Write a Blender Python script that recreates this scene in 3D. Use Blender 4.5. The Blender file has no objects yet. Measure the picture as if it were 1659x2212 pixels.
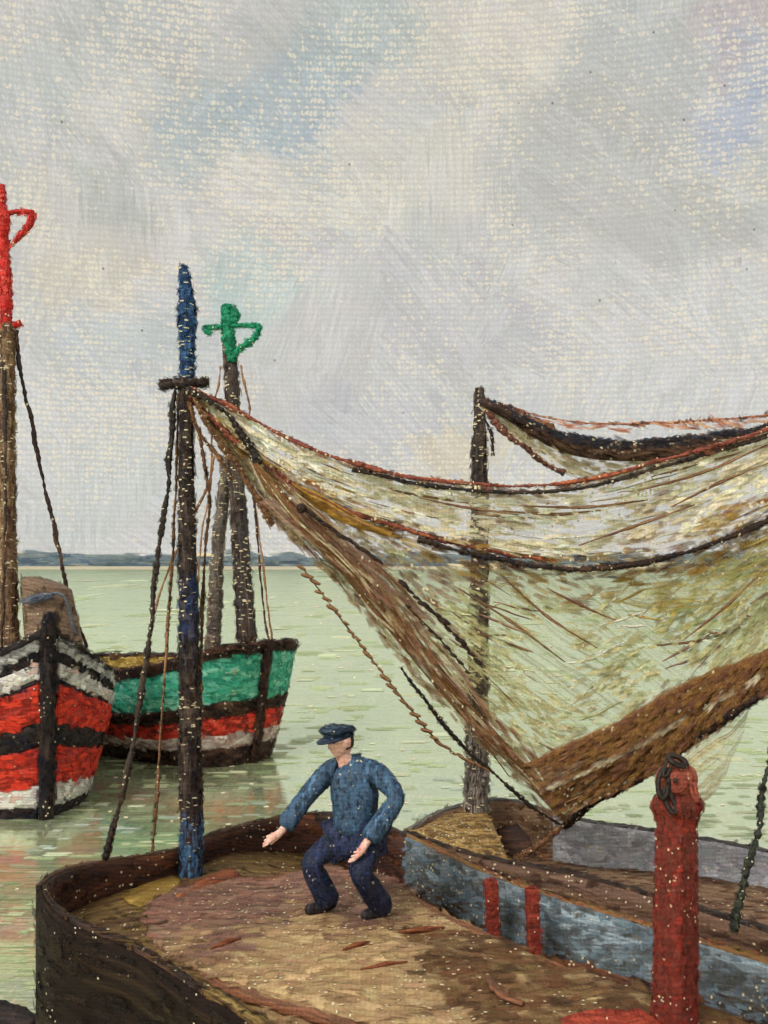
import bpy, bmesh, math, random
from mathutils import Vector, Matrix, noise as mnoise
random.seed(7)
S = bpy.context.scene
COL = S.collection
R = math.radians

# ------------------------------------------------------------------ camera
CAMZ, F, CX, HY = 3.3, 2200.0, 829.5, 1215.0     # eye height, focal length and horizon in photo units (1659 x 2212)
cam = bpy.data.cameras.new('camera')
co = bpy.data.objects.new('camera', cam); COL.objects.link(co)
co.location = (0, 0, CAMZ); co.rotation_euler = (R(90), 0, 0)
cam.sensor_fit = 'VERTICAL'; cam.sensor_height = 36.0
cam.lens = 36.0 * F / 2212.0
cam.shift_y = (HY - 1106.0) / 2212.0
cam.clip_start = 0.1; cam.clip_end = 5000
S.camera = co
cy = S.cycles; cy.max_bounces = 4; cy.diffuse_bounces = 2; cy.glossy_bounces = 2; cy.transparent_max_bounces = 20; cy.adaptive_threshold = .03; cy.adaptive_min_samples = 12

def P(px, py, y):                      # a point seen at (px, py) standing y metres away
    return Vector(((px - CX) * y / F, y, CAMZ - (py - HY) * y / F))
def PH(px, py, z):                     # a point seen at (px, py) lying at height z
    return P(px, py, F * (CAMZ - z) / (py - HY))

# ------------------------------------------------------------------ node helpers
class NT:
    def __init__(s, tree): s.t = tree; s.N = tree.nodes; s.L = tree.links
    def n(s, kind, **kw):
        o = s.N.new(kind)
        for k, v in kw.items(): setattr(o, k, v)
        return o
    def put(s, sock, v):
        if isinstance(v, bpy.types.NodeSocket): s.L.new(v, sock)
        elif v is not None:
            if sock.type == 'RGBA' and len(v) == 3: v = (*v, 1)
            sock.default_value = v
    def m(s, op, a, b=None, c=None, clamp=False):
        o = s.n('ShaderNodeMath', operation=op, use_clamp=clamp)
        for i, v in enumerate((a, b, c)):
            if v is not None: s.put(o.inputs[i], v)
        return o.outputs[0]
    def xyz(s, x, y, z=0.0):
        o = s.n('ShaderNodeCombineXYZ')
        for i, v in enumerate((x, y, z)): s.put(o.inputs[i], v)
        return o.outputs[0]
    def sep(s, v):
        o = s.n('ShaderNodeSeparateXYZ'); s.put(o.inputs[0], v); return o.outputs
    def noise(s, v, scale=1.0, detail=2.0, rough=0.5, dist=0.0):
        o = s.n('ShaderNodeTexNoise'); s.put(o.inputs['Vector'], v)
        o.inputs['Scale'].default_value = scale; o.inputs['Detail'].default_value = detail
        o.inputs['Roughness'].default_value = rough; o.inputs['Distortion'].default_value = dist
        return o.outputs
    def white(s, v):
        o = s.n('ShaderNodeTexWhiteNoise', noise_dimensions='3D'); s.put(o.inputs['Vector'], v); return o.outputs
    def smooth(s, v, lo, hi, a=0.0, b=1.0):
        o = s.n('ShaderNodeMapRange', interpolation_type='SMOOTHSTEP')
        s.put(o.inputs[0], v); s.put(o.inputs[1], lo); s.put(o.inputs[2], hi); s.put(o.inputs[3], a); s.put(o.inputs[4], b)
        return o.outputs[0]
    def mix(s, f, a, b, kind='MIX'):
        o = s.n('ShaderNodeMix', data_type='RGBA', blend_type=kind)
        s.put(o.inputs[0], f); s.put(o.inputs[6], a); s.put(o.inputs[7], b)
        return o.outputs[2]
    def vm(s, op, a, b=None):
        o = s.n('ShaderNodeVectorMath', operation=op); s.put(o.inputs[0], a)
        if b is not None: s.put(o.inputs[1], b)
        return o.outputs

def lin(r, g, b, k=1.0):
    f = lambda c: (c / 255 / 12.92) if c < 10.3 else ((c / 255 + 0.055) / 1.055) ** 2.4
    return tuple(min(0.86, f(c) * k) for c in (r, g, b))

# ------------------------------------------------------------------ world and sun
SUN_EL, SUN_AZ = R(40), R(214)         # light from behind the left shoulder
w = bpy.data.worlds.new('World'); S.world = w; w.use_nodes = True
w.cycles.sampling_method = 'MANUAL'; w.cycles.sample_map_resolution = 256
t = NT(w.node_tree); t.N.clear()
tc = t.n('ShaderNodeTexCoord').outputs['Generated']
dx, dy, dz = t.sep(tc)
az = t.m('ARCTAN2', dx, dy); el = t.m('ARCSINE', dz)
sv = t.xyz(az, el, 0)
def sky_xy(px, py):
    v = Vector(((px - CX) / F, 1.0, (HY - py) / F)).normalized()
    return math.atan2(v.x, v.y), math.asin(v.z)
warp = t.vm('SCALE', t.vm('SUBTRACT', t.noise(sv, 9, 4, .62)[1], (.5, .5, .5))[0]); warp.data if False else None
wn = t.n('ShaderNodeVectorMath', operation='SCALE'); t.L.new(warp[0], wn.inputs[0]); wn.inputs[3].default_value = 0.17
svw = t.vm('ADD', sv, wn.outputs[0])[0]
vor = t.n('ShaderNodeTexVoronoi'); t.put(vor.inputs['Vector'], svw); vor.inputs['Scale'].default_value = 9
rot = t.n('ShaderNodeVectorRotate', rotation_type='Z_AXIS'); t.put(rot.inputs['Vector'], sv)
t.put(rot.inputs['Angle'], t.m('MULTIPLY_ADD', t.sep(vor.outputs['Color'])[0], 2.0, .1))
st = t.noise(t.vm('MULTIPLY', rot.outputs[0], (26, 230, 1))[0], 1, 3, .65)
fray = t.n('ShaderNodeVectorMath', operation='SCALE'); t.L.new(t.vm('SUBTRACT', st[1], (.5, .5, .5))[0], fray.inputs[0]); fray.inputs[3].default_value = .07
svw = t.vm('ADD', svw, fray.outputs[0])[0]; st = st[0]
base = t.mix(t.smooth(t.noise(svw, 5, 3, .55)[0], .4, .62), lin(201, 198, 190), lin(189, 191, 186))
base = t.mix(t.smooth(t.noise(t.vm('ADD', svw, (4, 2, 0))[0], 7, 3, .55)[0], .5, .68), base, lin(208, 203, 194))
base = t.mix(t.smooth(el, .02, .5), lin(202, 201, 196), base)
clouds = [  # photo x, y, radius x, radius y, colour, strength
 (640, 190, 170, 120, (166, 178, 184), .75), (480, 250, 150, 90, (172, 183, 184), .7), (650, 330, 60, 90, (164, 177, 184), .75),
 (770, 90, 200, 110, (178, 188, 184), .6), (1600, 150, 110, 130, (178, 183, 192), .7), (1500, 250, 150, 80, (176, 182, 194), .7),
 (1640, 210, 60, 40, (168, 177, 192), .5), (1600, 20, 160, 60, (190, 178, 176), .6), (1050, 110, 190, 160, (212, 207, 195), .65),
 (760, 370, 330, 80, (212, 208, 195), .65), (1250, 300, 240, 200, (186, 186, 180), .7), (330, 40, 320, 80, (186, 186, 182), .6),
 (560, 600, 120, 90, (190, 201, 194), .75), (500, 660, 80, 90, (180, 196, 190), .5), (230, 390, 90, 80, (180, 184, 174), .7),
 (120, 470, 160, 60, (205, 200, 188), .6), (700, 880, 90, 60, (192, 188, 194), .4), (860, 930, 300, 120, (188, 188, 188), .6),
 (1450, 760, 260, 160, (206, 205, 201), .6), (1500, 480, 200, 140, (182, 182, 174), .6), (300, 760, 180, 120, (184, 190, 188), .6),
 (280, 1060, 230, 110, (196, 200, 196), .6), (1000, 690, 250, 120, (192, 190, 190), .5), (60, 180, 120, 120, (182, 188, 186), .5),
 (1000, 1000, 120, 60, (212, 200, 168), .6), (200, 560, 160, 60, (206, 200, 182), .6), (820, 560, 180, 80, (198, 194, 192), .5)]
colr = base
for (px, py, rx, ry, c, k) in clouds:
    a, e = sky_xy(px, py)
    d = t.vm('MULTIPLY', t.vm('SUBTRACT', svw, (a, e, 0))[0], (F / rx, F / ry, 0))[0]
    colr = t.mix(t.m('MULTIPLY', t.smooth(t.vm('LENGTH', d)[1], .55, 1.15, 1, 0), k), colr, lin(*c))
# brush strokes lying in patches of different direction
v2 = t.n('ShaderNodeTexVoronoi'); t.put(v2.inputs['Vector'], t.vm('MULTIPLY', t.vm('ADD', rot.outputs[0], fray.outputs[0])[0], (20, 75, 1))[0]); v2.inputs['Scale'].default_value = 1.0
vr, vg, vb = t.sep(v2.outputs['Color'])
tone = t.m('MULTIPLY_ADD', vr, .13, .935)
colr = t.mix(1.0, colr, t.xyz(t.m('MULTIPLY', tone, t.m('MULTIPLY_ADD', vg, .03, .985)), tone, t.m('MULTIPLY', tone, t.m('MULTIPLY_ADD', vb, .05, .975))), 'MULTIPLY')
colr = t.mix(1.0, colr, t.xyz(*[t.m('MULTIPLY_ADD', t.m('SUBTRACT', st, .5), .4, 1.0)] * 3), 'MULTIPLY')
# canvas threads
jit = t.sep(t.noise(sv, 14, 2)[1]); jf = t.sep(t.noise(sv, 210, 1)[1])
cc = t.m('ADD', t.m('MULTIPLY', az, 1018 / 4.4), t.m('ADD', t.m('MULTIPLY', jit[1], 2.), t.m('MULTIPLY', jf[1], 1.6)))
rr = t.m('ADD', t.m('MULTIPLY', el, 1018 / 5.2), t.m('ADD', t.m('MULTIPLY', jit[0], 1.2), t.m('MULTIPLY', jf[0], 1.1)))
rv = t.m('MULTIPLY_ADD', t.m('SINE', t.m('MULTIPLY', rr, 6.2832)), .5, .5)
cv = t.m('MULTIPLY_ADD', t.m('SINE', t.m('MULTIPLY', cc, 6.2832)), .5, .5)
rnd = t.white(t.xyz(t.m('FLOOR', t.m('ADD', rr, .25)), t.m('FLOOR', t.m('ADD', cc, .25)), 0))
wv = t.m('MULTIPLY', t.m('POWER', rv, .8), t.m('MULTIPLY_ADD', cv, .7, .3))
dn = t.noise(t.vm('ADD', svw, (1, 7, 0))[0], 6, 4, .65)[0]
dens = t.smooth(dn, .36, .66, .95, .1)
dots = t.m('MULTIPLY', t.smooth(rnd[0], dens, t.m('ADD', dens, .45)), t.smooth(wv, .1, .65))
colr = t.mix(1.0, colr, t.xyz(*[t.m('MULTIPLY_ADD', wv, t.smooth(dn, .3, .7, .1, .22), .93)] * 3), 'MULTIPLY')
colr = t.mix(t.m('MULTIPLY', dots, .6), colr, lin(234, 221, 192))
# specks of dirt
vs = t.n('ShaderNodeTexVoronoi'); t.put(vs.inputs['Vector'], sv); vs.inputs['Scale'].default_value = 40
colr = t.mix(t.m('MULTIPLY', t.smooth(vs.outputs['Distance'], .02, .07, .8, 0), t.m('GREATER_THAN', t.sep(vs.outputs['Color'])[1], .55)), colr, lin(110, 96, 82))
bgp = t.n('ShaderNodeBackground'); t.put(bgp.inputs[0], colr); bgp.inputs[1].default_value = 1.08
skt = t.n('ShaderNodeTexSky', sky_type='NISHITA', sun_disc=False, sun_elevation=SUN_EL, sun_rotation=SUN_AZ)
bgs = t.n('ShaderNodeBackground'); t.put(bgs.inputs[0], skt.outputs[0]); bgs.inputs[1].default_value = 0.08
mx = t.n('ShaderNodeMixShader'); mx.inputs[0].default_value = .97
t.L.new(bgs.outputs[0], mx.inputs[1]); t.L.new(bgp.outputs[0], mx.inputs[2])
ow = t.n('ShaderNodeOutputWorld'); t.L.new(mx.outputs[0], ow.inputs[0])

sl = bpy.data.lights.new('sun', 'SUN'); sl.energy = 2.5; sl.angle = R(22); sl.color = (1, .96, .88)
so = bpy.data.objects.new('sun', sl); COL.objects.link(so); so.location = (0, 0, 30)
sd = Vector((math.sin(SUN_AZ) * math.cos(SUN_EL), math.cos(SUN_AZ) * math.cos(SUN_EL), math.sin(SUN_EL)))
so.rotation_euler = sd.to_track_quat('Z', 'Y').to_euler()
vs_ = S.view_settings; vs_.view_transform = 'Standard'; vs_.look = 'None'; vs_.exposure = 0.0; vs_.gamma = 1.0; vs_.use_curve_mapping = False

# ------------------------------------------------------------------ paint: brush-stroked colour over woven canvas relief
def make_group():
    g = bpy.data.node_groups.new('brush_paint', 'ShaderNodeTree')
    for nm, ty, dv in (('A', 'NodeSocketColor', None), ('B', 'NodeSocketColor', None), ('C', 'NodeSocketColor', None),
                       ('SU', 'NodeSocketFloat', 2.0), ('SV', 'NodeSocketFloat', 30.0), ('Pitch', 'NodeSocketFloat', .04),
                       ('Cream', 'NodeSocketFloat', .2), ('Seed', 'NodeSocketFloat', 0.), ('Bump', 'NodeSocketFloat', .5), ('Rows', 'NodeSocketFloat', 0.), ('Slant', 'NodeSocketFloat', .37)):
        s = g.interface.new_socket(nm, in_out='INPUT', socket_type=ty)
        if dv is not None: s.default_value = dv
    for nm, ty in (('Color', 'NodeSocketColor'), ('Normal', 'NodeSocketVector'), ('Stroke', 'NodeSocketFloat'), ('Dots', 'NodeSocketFloat'), ('Weave', 'NodeSocketFloat')):
        g.interface.new_socket(nm, in_out='OUTPUT', socket_type=ty)
    t = NT(g); gi = t.n('NodeGroupInput').outputs; go = t.n('NodeGroupOutput').inputs
    uv = t.n('ShaderNodeTexCoord').outputs['UV']; u, v, _ = t.sep(uv)
    wob = t.m('MULTIPLY', t.m('SUBTRACT', t.noise(t.xyz(u, v, gi['Seed']), 2, 1)[0], .5), .12)
    v2 = t.m('ADD', v, wob)
    s1 = t.noise(t.xyz(t.m('MULTIPLY', u, gi['SU']), t.m('MULTIPLY', v2, gi['SV']), gi['Seed']), 1, 4, .65)[0]
    s2 = t.noise(t.xyz(t.m('MULTIPLY', u, t.m('MULTIPLY', gi['SU'], .45)), t.m('MULTIPLY', v2, t.m('MULTIPLY', gi['SV'], .16)), t.m('ADD', gi['Seed'], 9.)), 1, 3, .55)[0]
    val = t.m('ADD', t.m('MULTIPLY', s1, .55), t.m('MULTIPLY', s2, .45))
    c = t.mix(t.smooth(val, .4, .48), gi['A'], gi['B'])
    c = t.mix(t.smooth(val, .52, .58), c, gi['C'])
    pos = t.n('ShaderNodeNewGeometry').outputs['Position']; x, y, z = t.sep(pos)
    ip = t.m('DIVIDE', 1.0, gi['Pitch'])
    j1, j2, j3 = t.sep(t.noise(pos, 2.5, 2)[1])
    fp = t.vm('MULTIPLY', pos, t.xyz(ip, ip, ip))[0]
    f1, f2, f3 = t.sep(t.noise(fp, .8, 1)[1])
    rr = t.m('ADD', t.m('MULTIPLY', t.m('ADD', z, t.m('MULTIPLY', y, gi['Slant'])), ip), t.m('ADD', t.m('MULTIPLY', j1, 1.2), t.m('MULTIPLY', f1, .6)))
    cc = t.m('ADD', t.m('MULTIPLY', x, t.m('MULTIPLY', ip, 1.25)), t.m('ADD', t.m('MULTIPLY', j2, 2.0), t.m('MULTIPLY', f2, .9)))
    rv = t.m('MULTIPLY_ADD', t.m('SINE', t.m('MULTIPLY', rr, 6.2832)), .5, .5)
    cv = t.m('MULTIPLY_ADD', t.m('SINE', t.m('MULTIPLY', cc, 6.2832)), .5, .5)
    rnd = t.white(t.xyz(t.m('FLOOR', t.m('ADD', rr, .25)), t.m('FLOOR', t.m('ADD', cc, .25)), gi['Seed']))[0]
    wv = t.m('MULTIPLY', rv, cv)
    big = t.smooth(t.noise(t.vm('ADD', pos, t.xyz(gi['Seed'], 0., 0.))[0], 2.2, 4, .7)[0], .42, .68, .08, 2.6)
    thr = t.m('SUBTRACT', 1.0, t.m('MULTIPLY', gi['Cream'], big))
    sz = t.m('MULTIPLY_ADD', f3, -.7, .78)
    dots = t.m('MULTIPLY', t.smooth(rnd, thr, t.m('ADD', thr, .04)), t.smooth(wv, sz, t.m('ADD', sz, .2)))
    wr = t.m('FLOOR', t.m('ADD', t.m('MULTIPLY', cc, .16), t.m('MULTIPLY', t.white(t.xyz(t.m('FLOOR', t.m('ADD', rr, .25)), 0., 3.))[0], 7.)))
    rn2 = t.white(t.xyz(t.m('FLOOR', t.m('ADD', rr, .25)), wr, 5.))[0]
    dash = t.m('MULTIPLY', t.m('GREATER_THAN', rn2, t.m('SUBTRACT', 1., gi['Rows'])), t.smooth(t.m('ADD', rv, t.m('MULTIPLY', f3, .5)), .95, 1.15))
    dots = t.m('MAXIMUM', dots, dash)
    gr = t.m('ADD', t.m('MULTIPLY_ADD', t.noise(fp, 1.5, 2, .7)[0], .95, .33), t.m('MULTIPLY', t.m('ADD', rv, t.m('MULTIPLY', cv, .5)), .22))
    c = t.mix(1.0, c, t.xyz(gr, gr, gr), 'MULTIPLY')
    c = t.mix(t.m('MULTIPLY', dots, .85), c, lin(230, 214, 180))
    h = t.m('ADD', t.m('MULTIPLY', s1, 1.3), t.m('MULTIPLY', t.m('MULTIPLY_ADD', cv, .6, rv), .16))
    bp = t.n('ShaderNodeBump'); t.put(bp.inputs['Height'], h); t.put(bp.inputs['Strength'], gi['Bump']); t.put(bp.inputs['Distance'], t.m('MULTIPLY', gi['Pitch'], .6))
    t.L.new(c, go['Color']); t.L.new(bp.outputs[0], go['Normal']); t.L.new(s1, go['Stroke']); t.L.new(dots, go['Dots']); t.L.new(wv, go['Weave'])
    return g
GRP = make_group()
MATS = {}; _seed = [1.0]
G = 1.02
def paint(name, a, b=None, c=None, d=8.0, cream=.12, su=2.5, sv=30, bump=.55, rough=.62, slant=.37, gain=None, alpha=None, spec=.25, rows=0.0):
    """a, b, c: sRGB colours of the paint; d: distance it stands at, which sizes the canvas threads"""
    if name in MATS: return MATS[name]
    b = b or tuple(x * .82 for x in a); c = c or tuple(min(255, x * 1.2 + 6) for x in a)
    k = G if gain is None else gain
    m = bpy.data.materials.new(name); m.use_nodes = True; t = NT(m.node_tree); t.N.clear()
    g = t.n('ShaderNodeGroup'); g.node_tree = GRP; _seed[0] += 3.17
    for key, v in (('A', lin(*b, k)), ('B', lin(*a, k)), ('C', lin(*c, k)), ('SU', su), ('SV', sv), ('Pitch', .0044 * d), ('Cream', cream * .4), ('Seed', _seed[0]), ('Bump', bump), ('Rows', rows), ('Slant', slant)):
        t.put(g.inputs[key], v)
    p = t.n('ShaderNodeBsdfPrincipled'); t.L.new(g.outputs['Color'], p.inputs['Base Color']); t.L.new(g.outputs['Normal'], p.inputs['Normal'])
    p.inputs['Roughness'].default_value = rough; p.inputs['Specular IOR Level'].default_value = spec
    o = t.n('ShaderNodeOutputMaterial'); out = p.outputs[0]
    if alpha:                            # netting: open between the twines
        lo, hi, base = alpha
        f = t.smooth(g.outputs['Stroke'], lo, hi, base, 1.0)
        f = t.m('MAXIMUM', f, g.outputs['Dots'])
        tr = t.n('ShaderNodeBsdfTransparent'); ms = t.n('ShaderNodeMixShader')
        t.put(ms.inputs[0], f); t.L.new(tr.outputs[0], ms.inputs[1]); t.L.new(out, ms.inputs[2]); out = ms.outputs[0]
    t.L.new(out, o.inputs[0]); MATS[name] = m
    return m

# ------------------------------------------------------------------ mesh helpers
def link(name, me, mat, parent=None, smooth=True):
    o = bpy.data.objects.new(name, me); COL.objects.link(o)
    if mat: me.materials.append(mat)
    if smooth:
        for p in me.polygons: p.use_smooth = True
    if parent: o.parent = parent; o.matrix_parent_inverse = Matrix.Translation(-parent.location)
    return o
def thing(name, label, cat, loc=(0, 0, 0), group=None):
    o = bpy.data.objects.new(name, None); COL.objects.link(o); o.location = loc; o.empty_display_size = .2
    o['label'] = label; o['category'] = cat
    if group: o['group'] = group
    return o
def tag(o, label, cat, group=None):
    o['label'] = label; o['category'] = cat
    if group: o['group'] = group
    return o
def spline(pts, n):
    pts = [Vector(p) for p in pts]
    if len(pts) == 2: return [pts[0].lerp(pts[1], i / (n - 1)) for i in range(n)]
    q = [pts[0] * 2 - pts[1]] + pts + [pts[-1] * 2 - pts[-2]]
    fine = []
    for i in range(len(pts) - 1):
        a, b, c, d = q[i:i + 4]
        for k in range(24):
            s = k / 24
            fine.append(.5 * ((2 * b) + (c - a) * s + (2 * a - 5 * b + 4 * c - d) * s * s + (3 * b - a - 3 * c + d) * s ** 3))
    fine.append(pts[-1])
    L = [0]
    for i in range(1, len(fine)): L.append(L[-1] + (fine[i] - fine[i - 1]).length)
    out, j = [], 0
    for i in range(n):
        x = L[-1] * i / (n - 1)
        while j < len(L) - 2 and L[j + 1] < x: j += 1
        f = (x - L[j]) / max(1e-9, L[j + 1] - L[j]); out.append(fine[j].lerp(fine[j + 1], f))
    return out
def mesh(name, verts, faces, uvs=None):
    me = bpy.data.meshes.new(name); me.from_pydata([tuple(v) for v in verts], [], faces); me.update()
    ul = me.uv_layers.new(name='UVMap')
    for p in me.polygons:
        for li in p.loop_indices:
            vi = me.loops[li].vertex_index
            if uvs: ul.data[li].uv = uvs[vi]
            else:
                c = me.vertices[vi].co; n = p.normal
                ul.data[li].uv = (c.x, c.z) if abs(n.y) > .6 else ((c.y, c.z) if abs(n.x) > .6 else (c.x, c.y))
    return me
def grid(name, rows, mat, parent=None, thick=0.0, closed=False, off=0.0):
    nr, nc = len(rows), len(rows[0])
    V = [v for r in rows for v in r]; U = []; vacc = 0
    for i, r in enumerate(rows):
        if i: vacc += (rows[i][nc // 2] - rows[i - 1][nc // 2]).length
        uacc = 0
        for j in range(nc):
            if j: uacc += (r[j] - r[j - 1]).length
            U.append((uacc, vacc))
    Fc = [(i * nc + j, i * nc + j + 1, (i + 1) * nc + j + 1, (i + 1) * nc + j) for i in range(nr - 1) for j in range(nc - 1)]
    o = link(name, mesh(name, V, Fc, U), mat, parent)
    if thick: md = o.modifiers.new('Solidify', 'SOLIDIFY'); md.thickness = thick; md.offset = off
    return o
def tube_mesh(name, pts, rad, seg=10, rough=0.0, flat=1.0):
    n = len(pts); V = []; U = []; Fc = []; acc = 0
    up = Vector((0, -1, 0)); tan = (pts[-1] - pts[0]).normalized()
    if abs(tan.dot(up)) > .9: up = Vector((0, 0, 1))
    for i, p in enumerate(pts):
        tg = (pts[min(i + 1, n - 1)] - pts[max(i - 1, 0)]).normalized()
        a = tg.cross(up).normalized(); b = a.cross(tg).normalized()
        if i: acc += (p - pts[i - 1]).length
        r = rad[i] if isinstance(rad, (list, tuple)) else rad
        k = 1 + random.uniform(-rough, rough)
        sh = a * r * random.uniform(-rough, rough) * .6
        for j in range(seg):
            th = 2 * math.pi * j / seg
            V.append(p + sh + (a * math.cos(th) + b * math.sin(th) * flat) * r * k); U.append((acc, th * r if j < seg else 0))
    for i in range(n - 1):
        for j in range(seg):
            k = (j + 1) % seg; Fc.append((i * seg + j, (i + 1) * seg + j, (i + 1) * seg + k, i * seg + k))
    V += [pts[0], pts[-1]]; U += [(0, 0), (acc, 0)]
    for j in range(seg):
        k = (j + 1) % seg; Fc.append((len(V) - 2, j, k)); Fc.append((len(V) - 1, (n - 1) * seg + k, (n - 1) * seg + j))
    return mesh(name, V, Fc, U)
def tube(name, pts, rad, mat, parent=None, n=None, seg=10, rough=0.0, flat=1.0):
    pts = spline(pts, n) if n else [Vector(p) for p in pts]
    if isinstance(rad, (list, tuple)) and len(rad) != len(pts):
        m = len(rad) - 1; q = []
        for i in range(len(pts)):
            x = i / (len(pts) - 1) * m; k = min(int(x), m - 1); q.append(rad[k] + (rad[k + 1] - rad[k]) * (x - k))
        rad = q
    return link(name, tube_mesh(name, pts, rad, seg, rough, flat), mat, parent)
def rope(name, pts, rad, mat, parent=None, lay=.05, lump=.35, n=None):
    """a laid rope: its thickness swells and thins with every turn of the lay"""
    Lg = sum(((Vector(pts[i]) - Vector(pts[i - 1])).length for i in range(1, len(pts))))
    n = n or max(12, int(Lg / lay * 4)); q = spline(pts, n)
    sd_ = Vector((random.uniform(0, 50), 0, 0))
    q = [p + Vector((mnoise.noise(p * 4 + sd_), 0, mnoise.noise(p * 4 + sd_ * 2))) * rad * .7 for p in q]
    rr = [rad * (.8 + lump * .35 * math.sin(i * math.pi / 2 + .3) + .5 * mnoise.noise(q[i] * 3.5 + sd_) + .3 * mnoise.noise(q[i] * 16 + sd_)) for i in range(n)]
    return link(name, tube_mesh(name, q, rr, 7, .1), mat, parent)
def box(name, c, size, mat, parent=None, rot=None, taper=1.0, bev=.01):
    bm = bmesh.new(); bmesh.ops.create_cube(bm, size=1)
    for v in bm.verts:
        k = taper if v.co.z > 0 else 1
        v.co = Vector((v.co.x * size[0] * k, v.co.y * size[1] * k, v.co.z * size[2]))
    if bev: bmesh.ops.bevel(bm, geom=bm.edges[:], offset=bev, segments=2, affect='EDGES', profile=.6)
    if rot: bmesh.ops.transform(bm, matrix=rot, verts=bm.verts)
    bmesh.ops.translate(bm, vec=Vector(c), verts=bm.verts)
    V = [v.co.copy() for v in bm.verts]; bm.verts.index_update(); Fc = [[v.index for v in f.verts] for f in bm.faces]; bm.free()
    return link(name, mesh(name, V, Fc), mat, parent, smooth=False)

# ------------------------------------------------------------------ paints
def M(n, *a, **k): return paint(n, *a, **k)
dark8 = M('tarred_dark_brown', (50, 36, 30), (34, 26, 24), (80, 56, 42), d=7.5, cream=.16)
maroon = M('maroon_brown_wood', (74, 46, 36), (48, 32, 28), (112, 66, 42), d=7.5, cream=.22)
hull1 = M('near_hull_tar', (46, 33, 28), (36, 27, 24), (66, 50, 36), d=6, cream=.07, su=1.2, gain=.6, spec=.1, bump=.4)
railm = M('rail_brown', (84, 58, 40), (50, 36, 30), (130, 98, 60), d=7, cream=.22)
railo = M('rail_olive', (120, 96, 54), (82, 60, 38), (158, 134, 78), d=6, cream=.2)
railr = M('rail_red_olive', (134, 96, 58), (150, 84, 66), (140, 122, 52), d=8, cream=.2)
deckm = M('deck_olive_brown', (112, 88, 54), (86, 60, 42), (142, 116, 66), d=7, cream=.2, su=1.5, sv=18)
bluegrey = M('blue_grey_paint', (116, 126, 132), (94, 88, 82), (150, 168, 178), d=7.2, cream=.14, su=1.6, sv=16)
maststuff = M('mast_black_brown', (54, 44, 42), (38, 32, 32), (92, 74, 64), d=8, cream=.16, su=1.5, sv=60)
blue8 = M('mast_blue', (44, 76, 118), (34, 50, 84), (74, 116, 158), d=8, cream=.14, su=1.5, sv=50)
ropeb = M('rope_dark', (58, 48, 42), (38, 32, 30), (96, 74, 58), d=8, cream=.26)
roper = M('rope_red_brown', (138, 72, 58), (86, 52, 46), (178, 100, 66), d=8, cream=.26)
ropebr = M('rope_brown', (120, 84, 56), (86, 58, 42), (152, 110, 74), d=8, cream=.26)
red8 = M('post_red', (146, 54, 44), (116, 52, 42), (164, 64, 50), d=5.6, cream=.2, su=20, sv=5, gain=1., spec=.12)
red8b = M('bitt_red', (142, 58, 46), (110, 52, 42), (166, 74, 56), d=7, cream=.07, gain=1., spec=.12)

def patch(m, col, z0, z1, soft=.25, amt=.9):
    t = NT(m.node_tree); p = [n for n in t.N if n.type == 'BSDF_PRINCIPLED'][0]; g = [n for n in t.N if n.type == 'GROUP'][0]
    src = p.inputs['Base Color'].links[0].from_socket
    z = t.sep(t.n('ShaderNodeNewGeometry').outputs['Position'])[2]
    zz = t.m('ADD', z, t.m('MULTIPLY', t.m('SUBTRACT', g.outputs['Stroke'], .5), 1.2))
    f = t.m('MULTIPLY', t.m('MULTIPLY', t.smooth(zz, z0 - soft, z0), t.smooth(zz, z1, z1 + soft, 1, 0)), t.smooth(g.outputs['Stroke'], .46, .56))
    f = t.m('MULTIPLY', t.m('MULTIPLY', f, amt), t.m('SUBTRACT', 1., g.outputs['Dots']))
    t.L.new(t.mix(f, src, lin(*col, G)), p.inputs['Base Color'])
patch(maststuff, (66, 104, 146), .8, 1.2, .2, .75)
patch(maststuff, (46, 66, 108), 2.8, 3.1, .3, .7)
def stuff(o, kind='stuff'): o['kind'] = kind; return o

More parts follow.
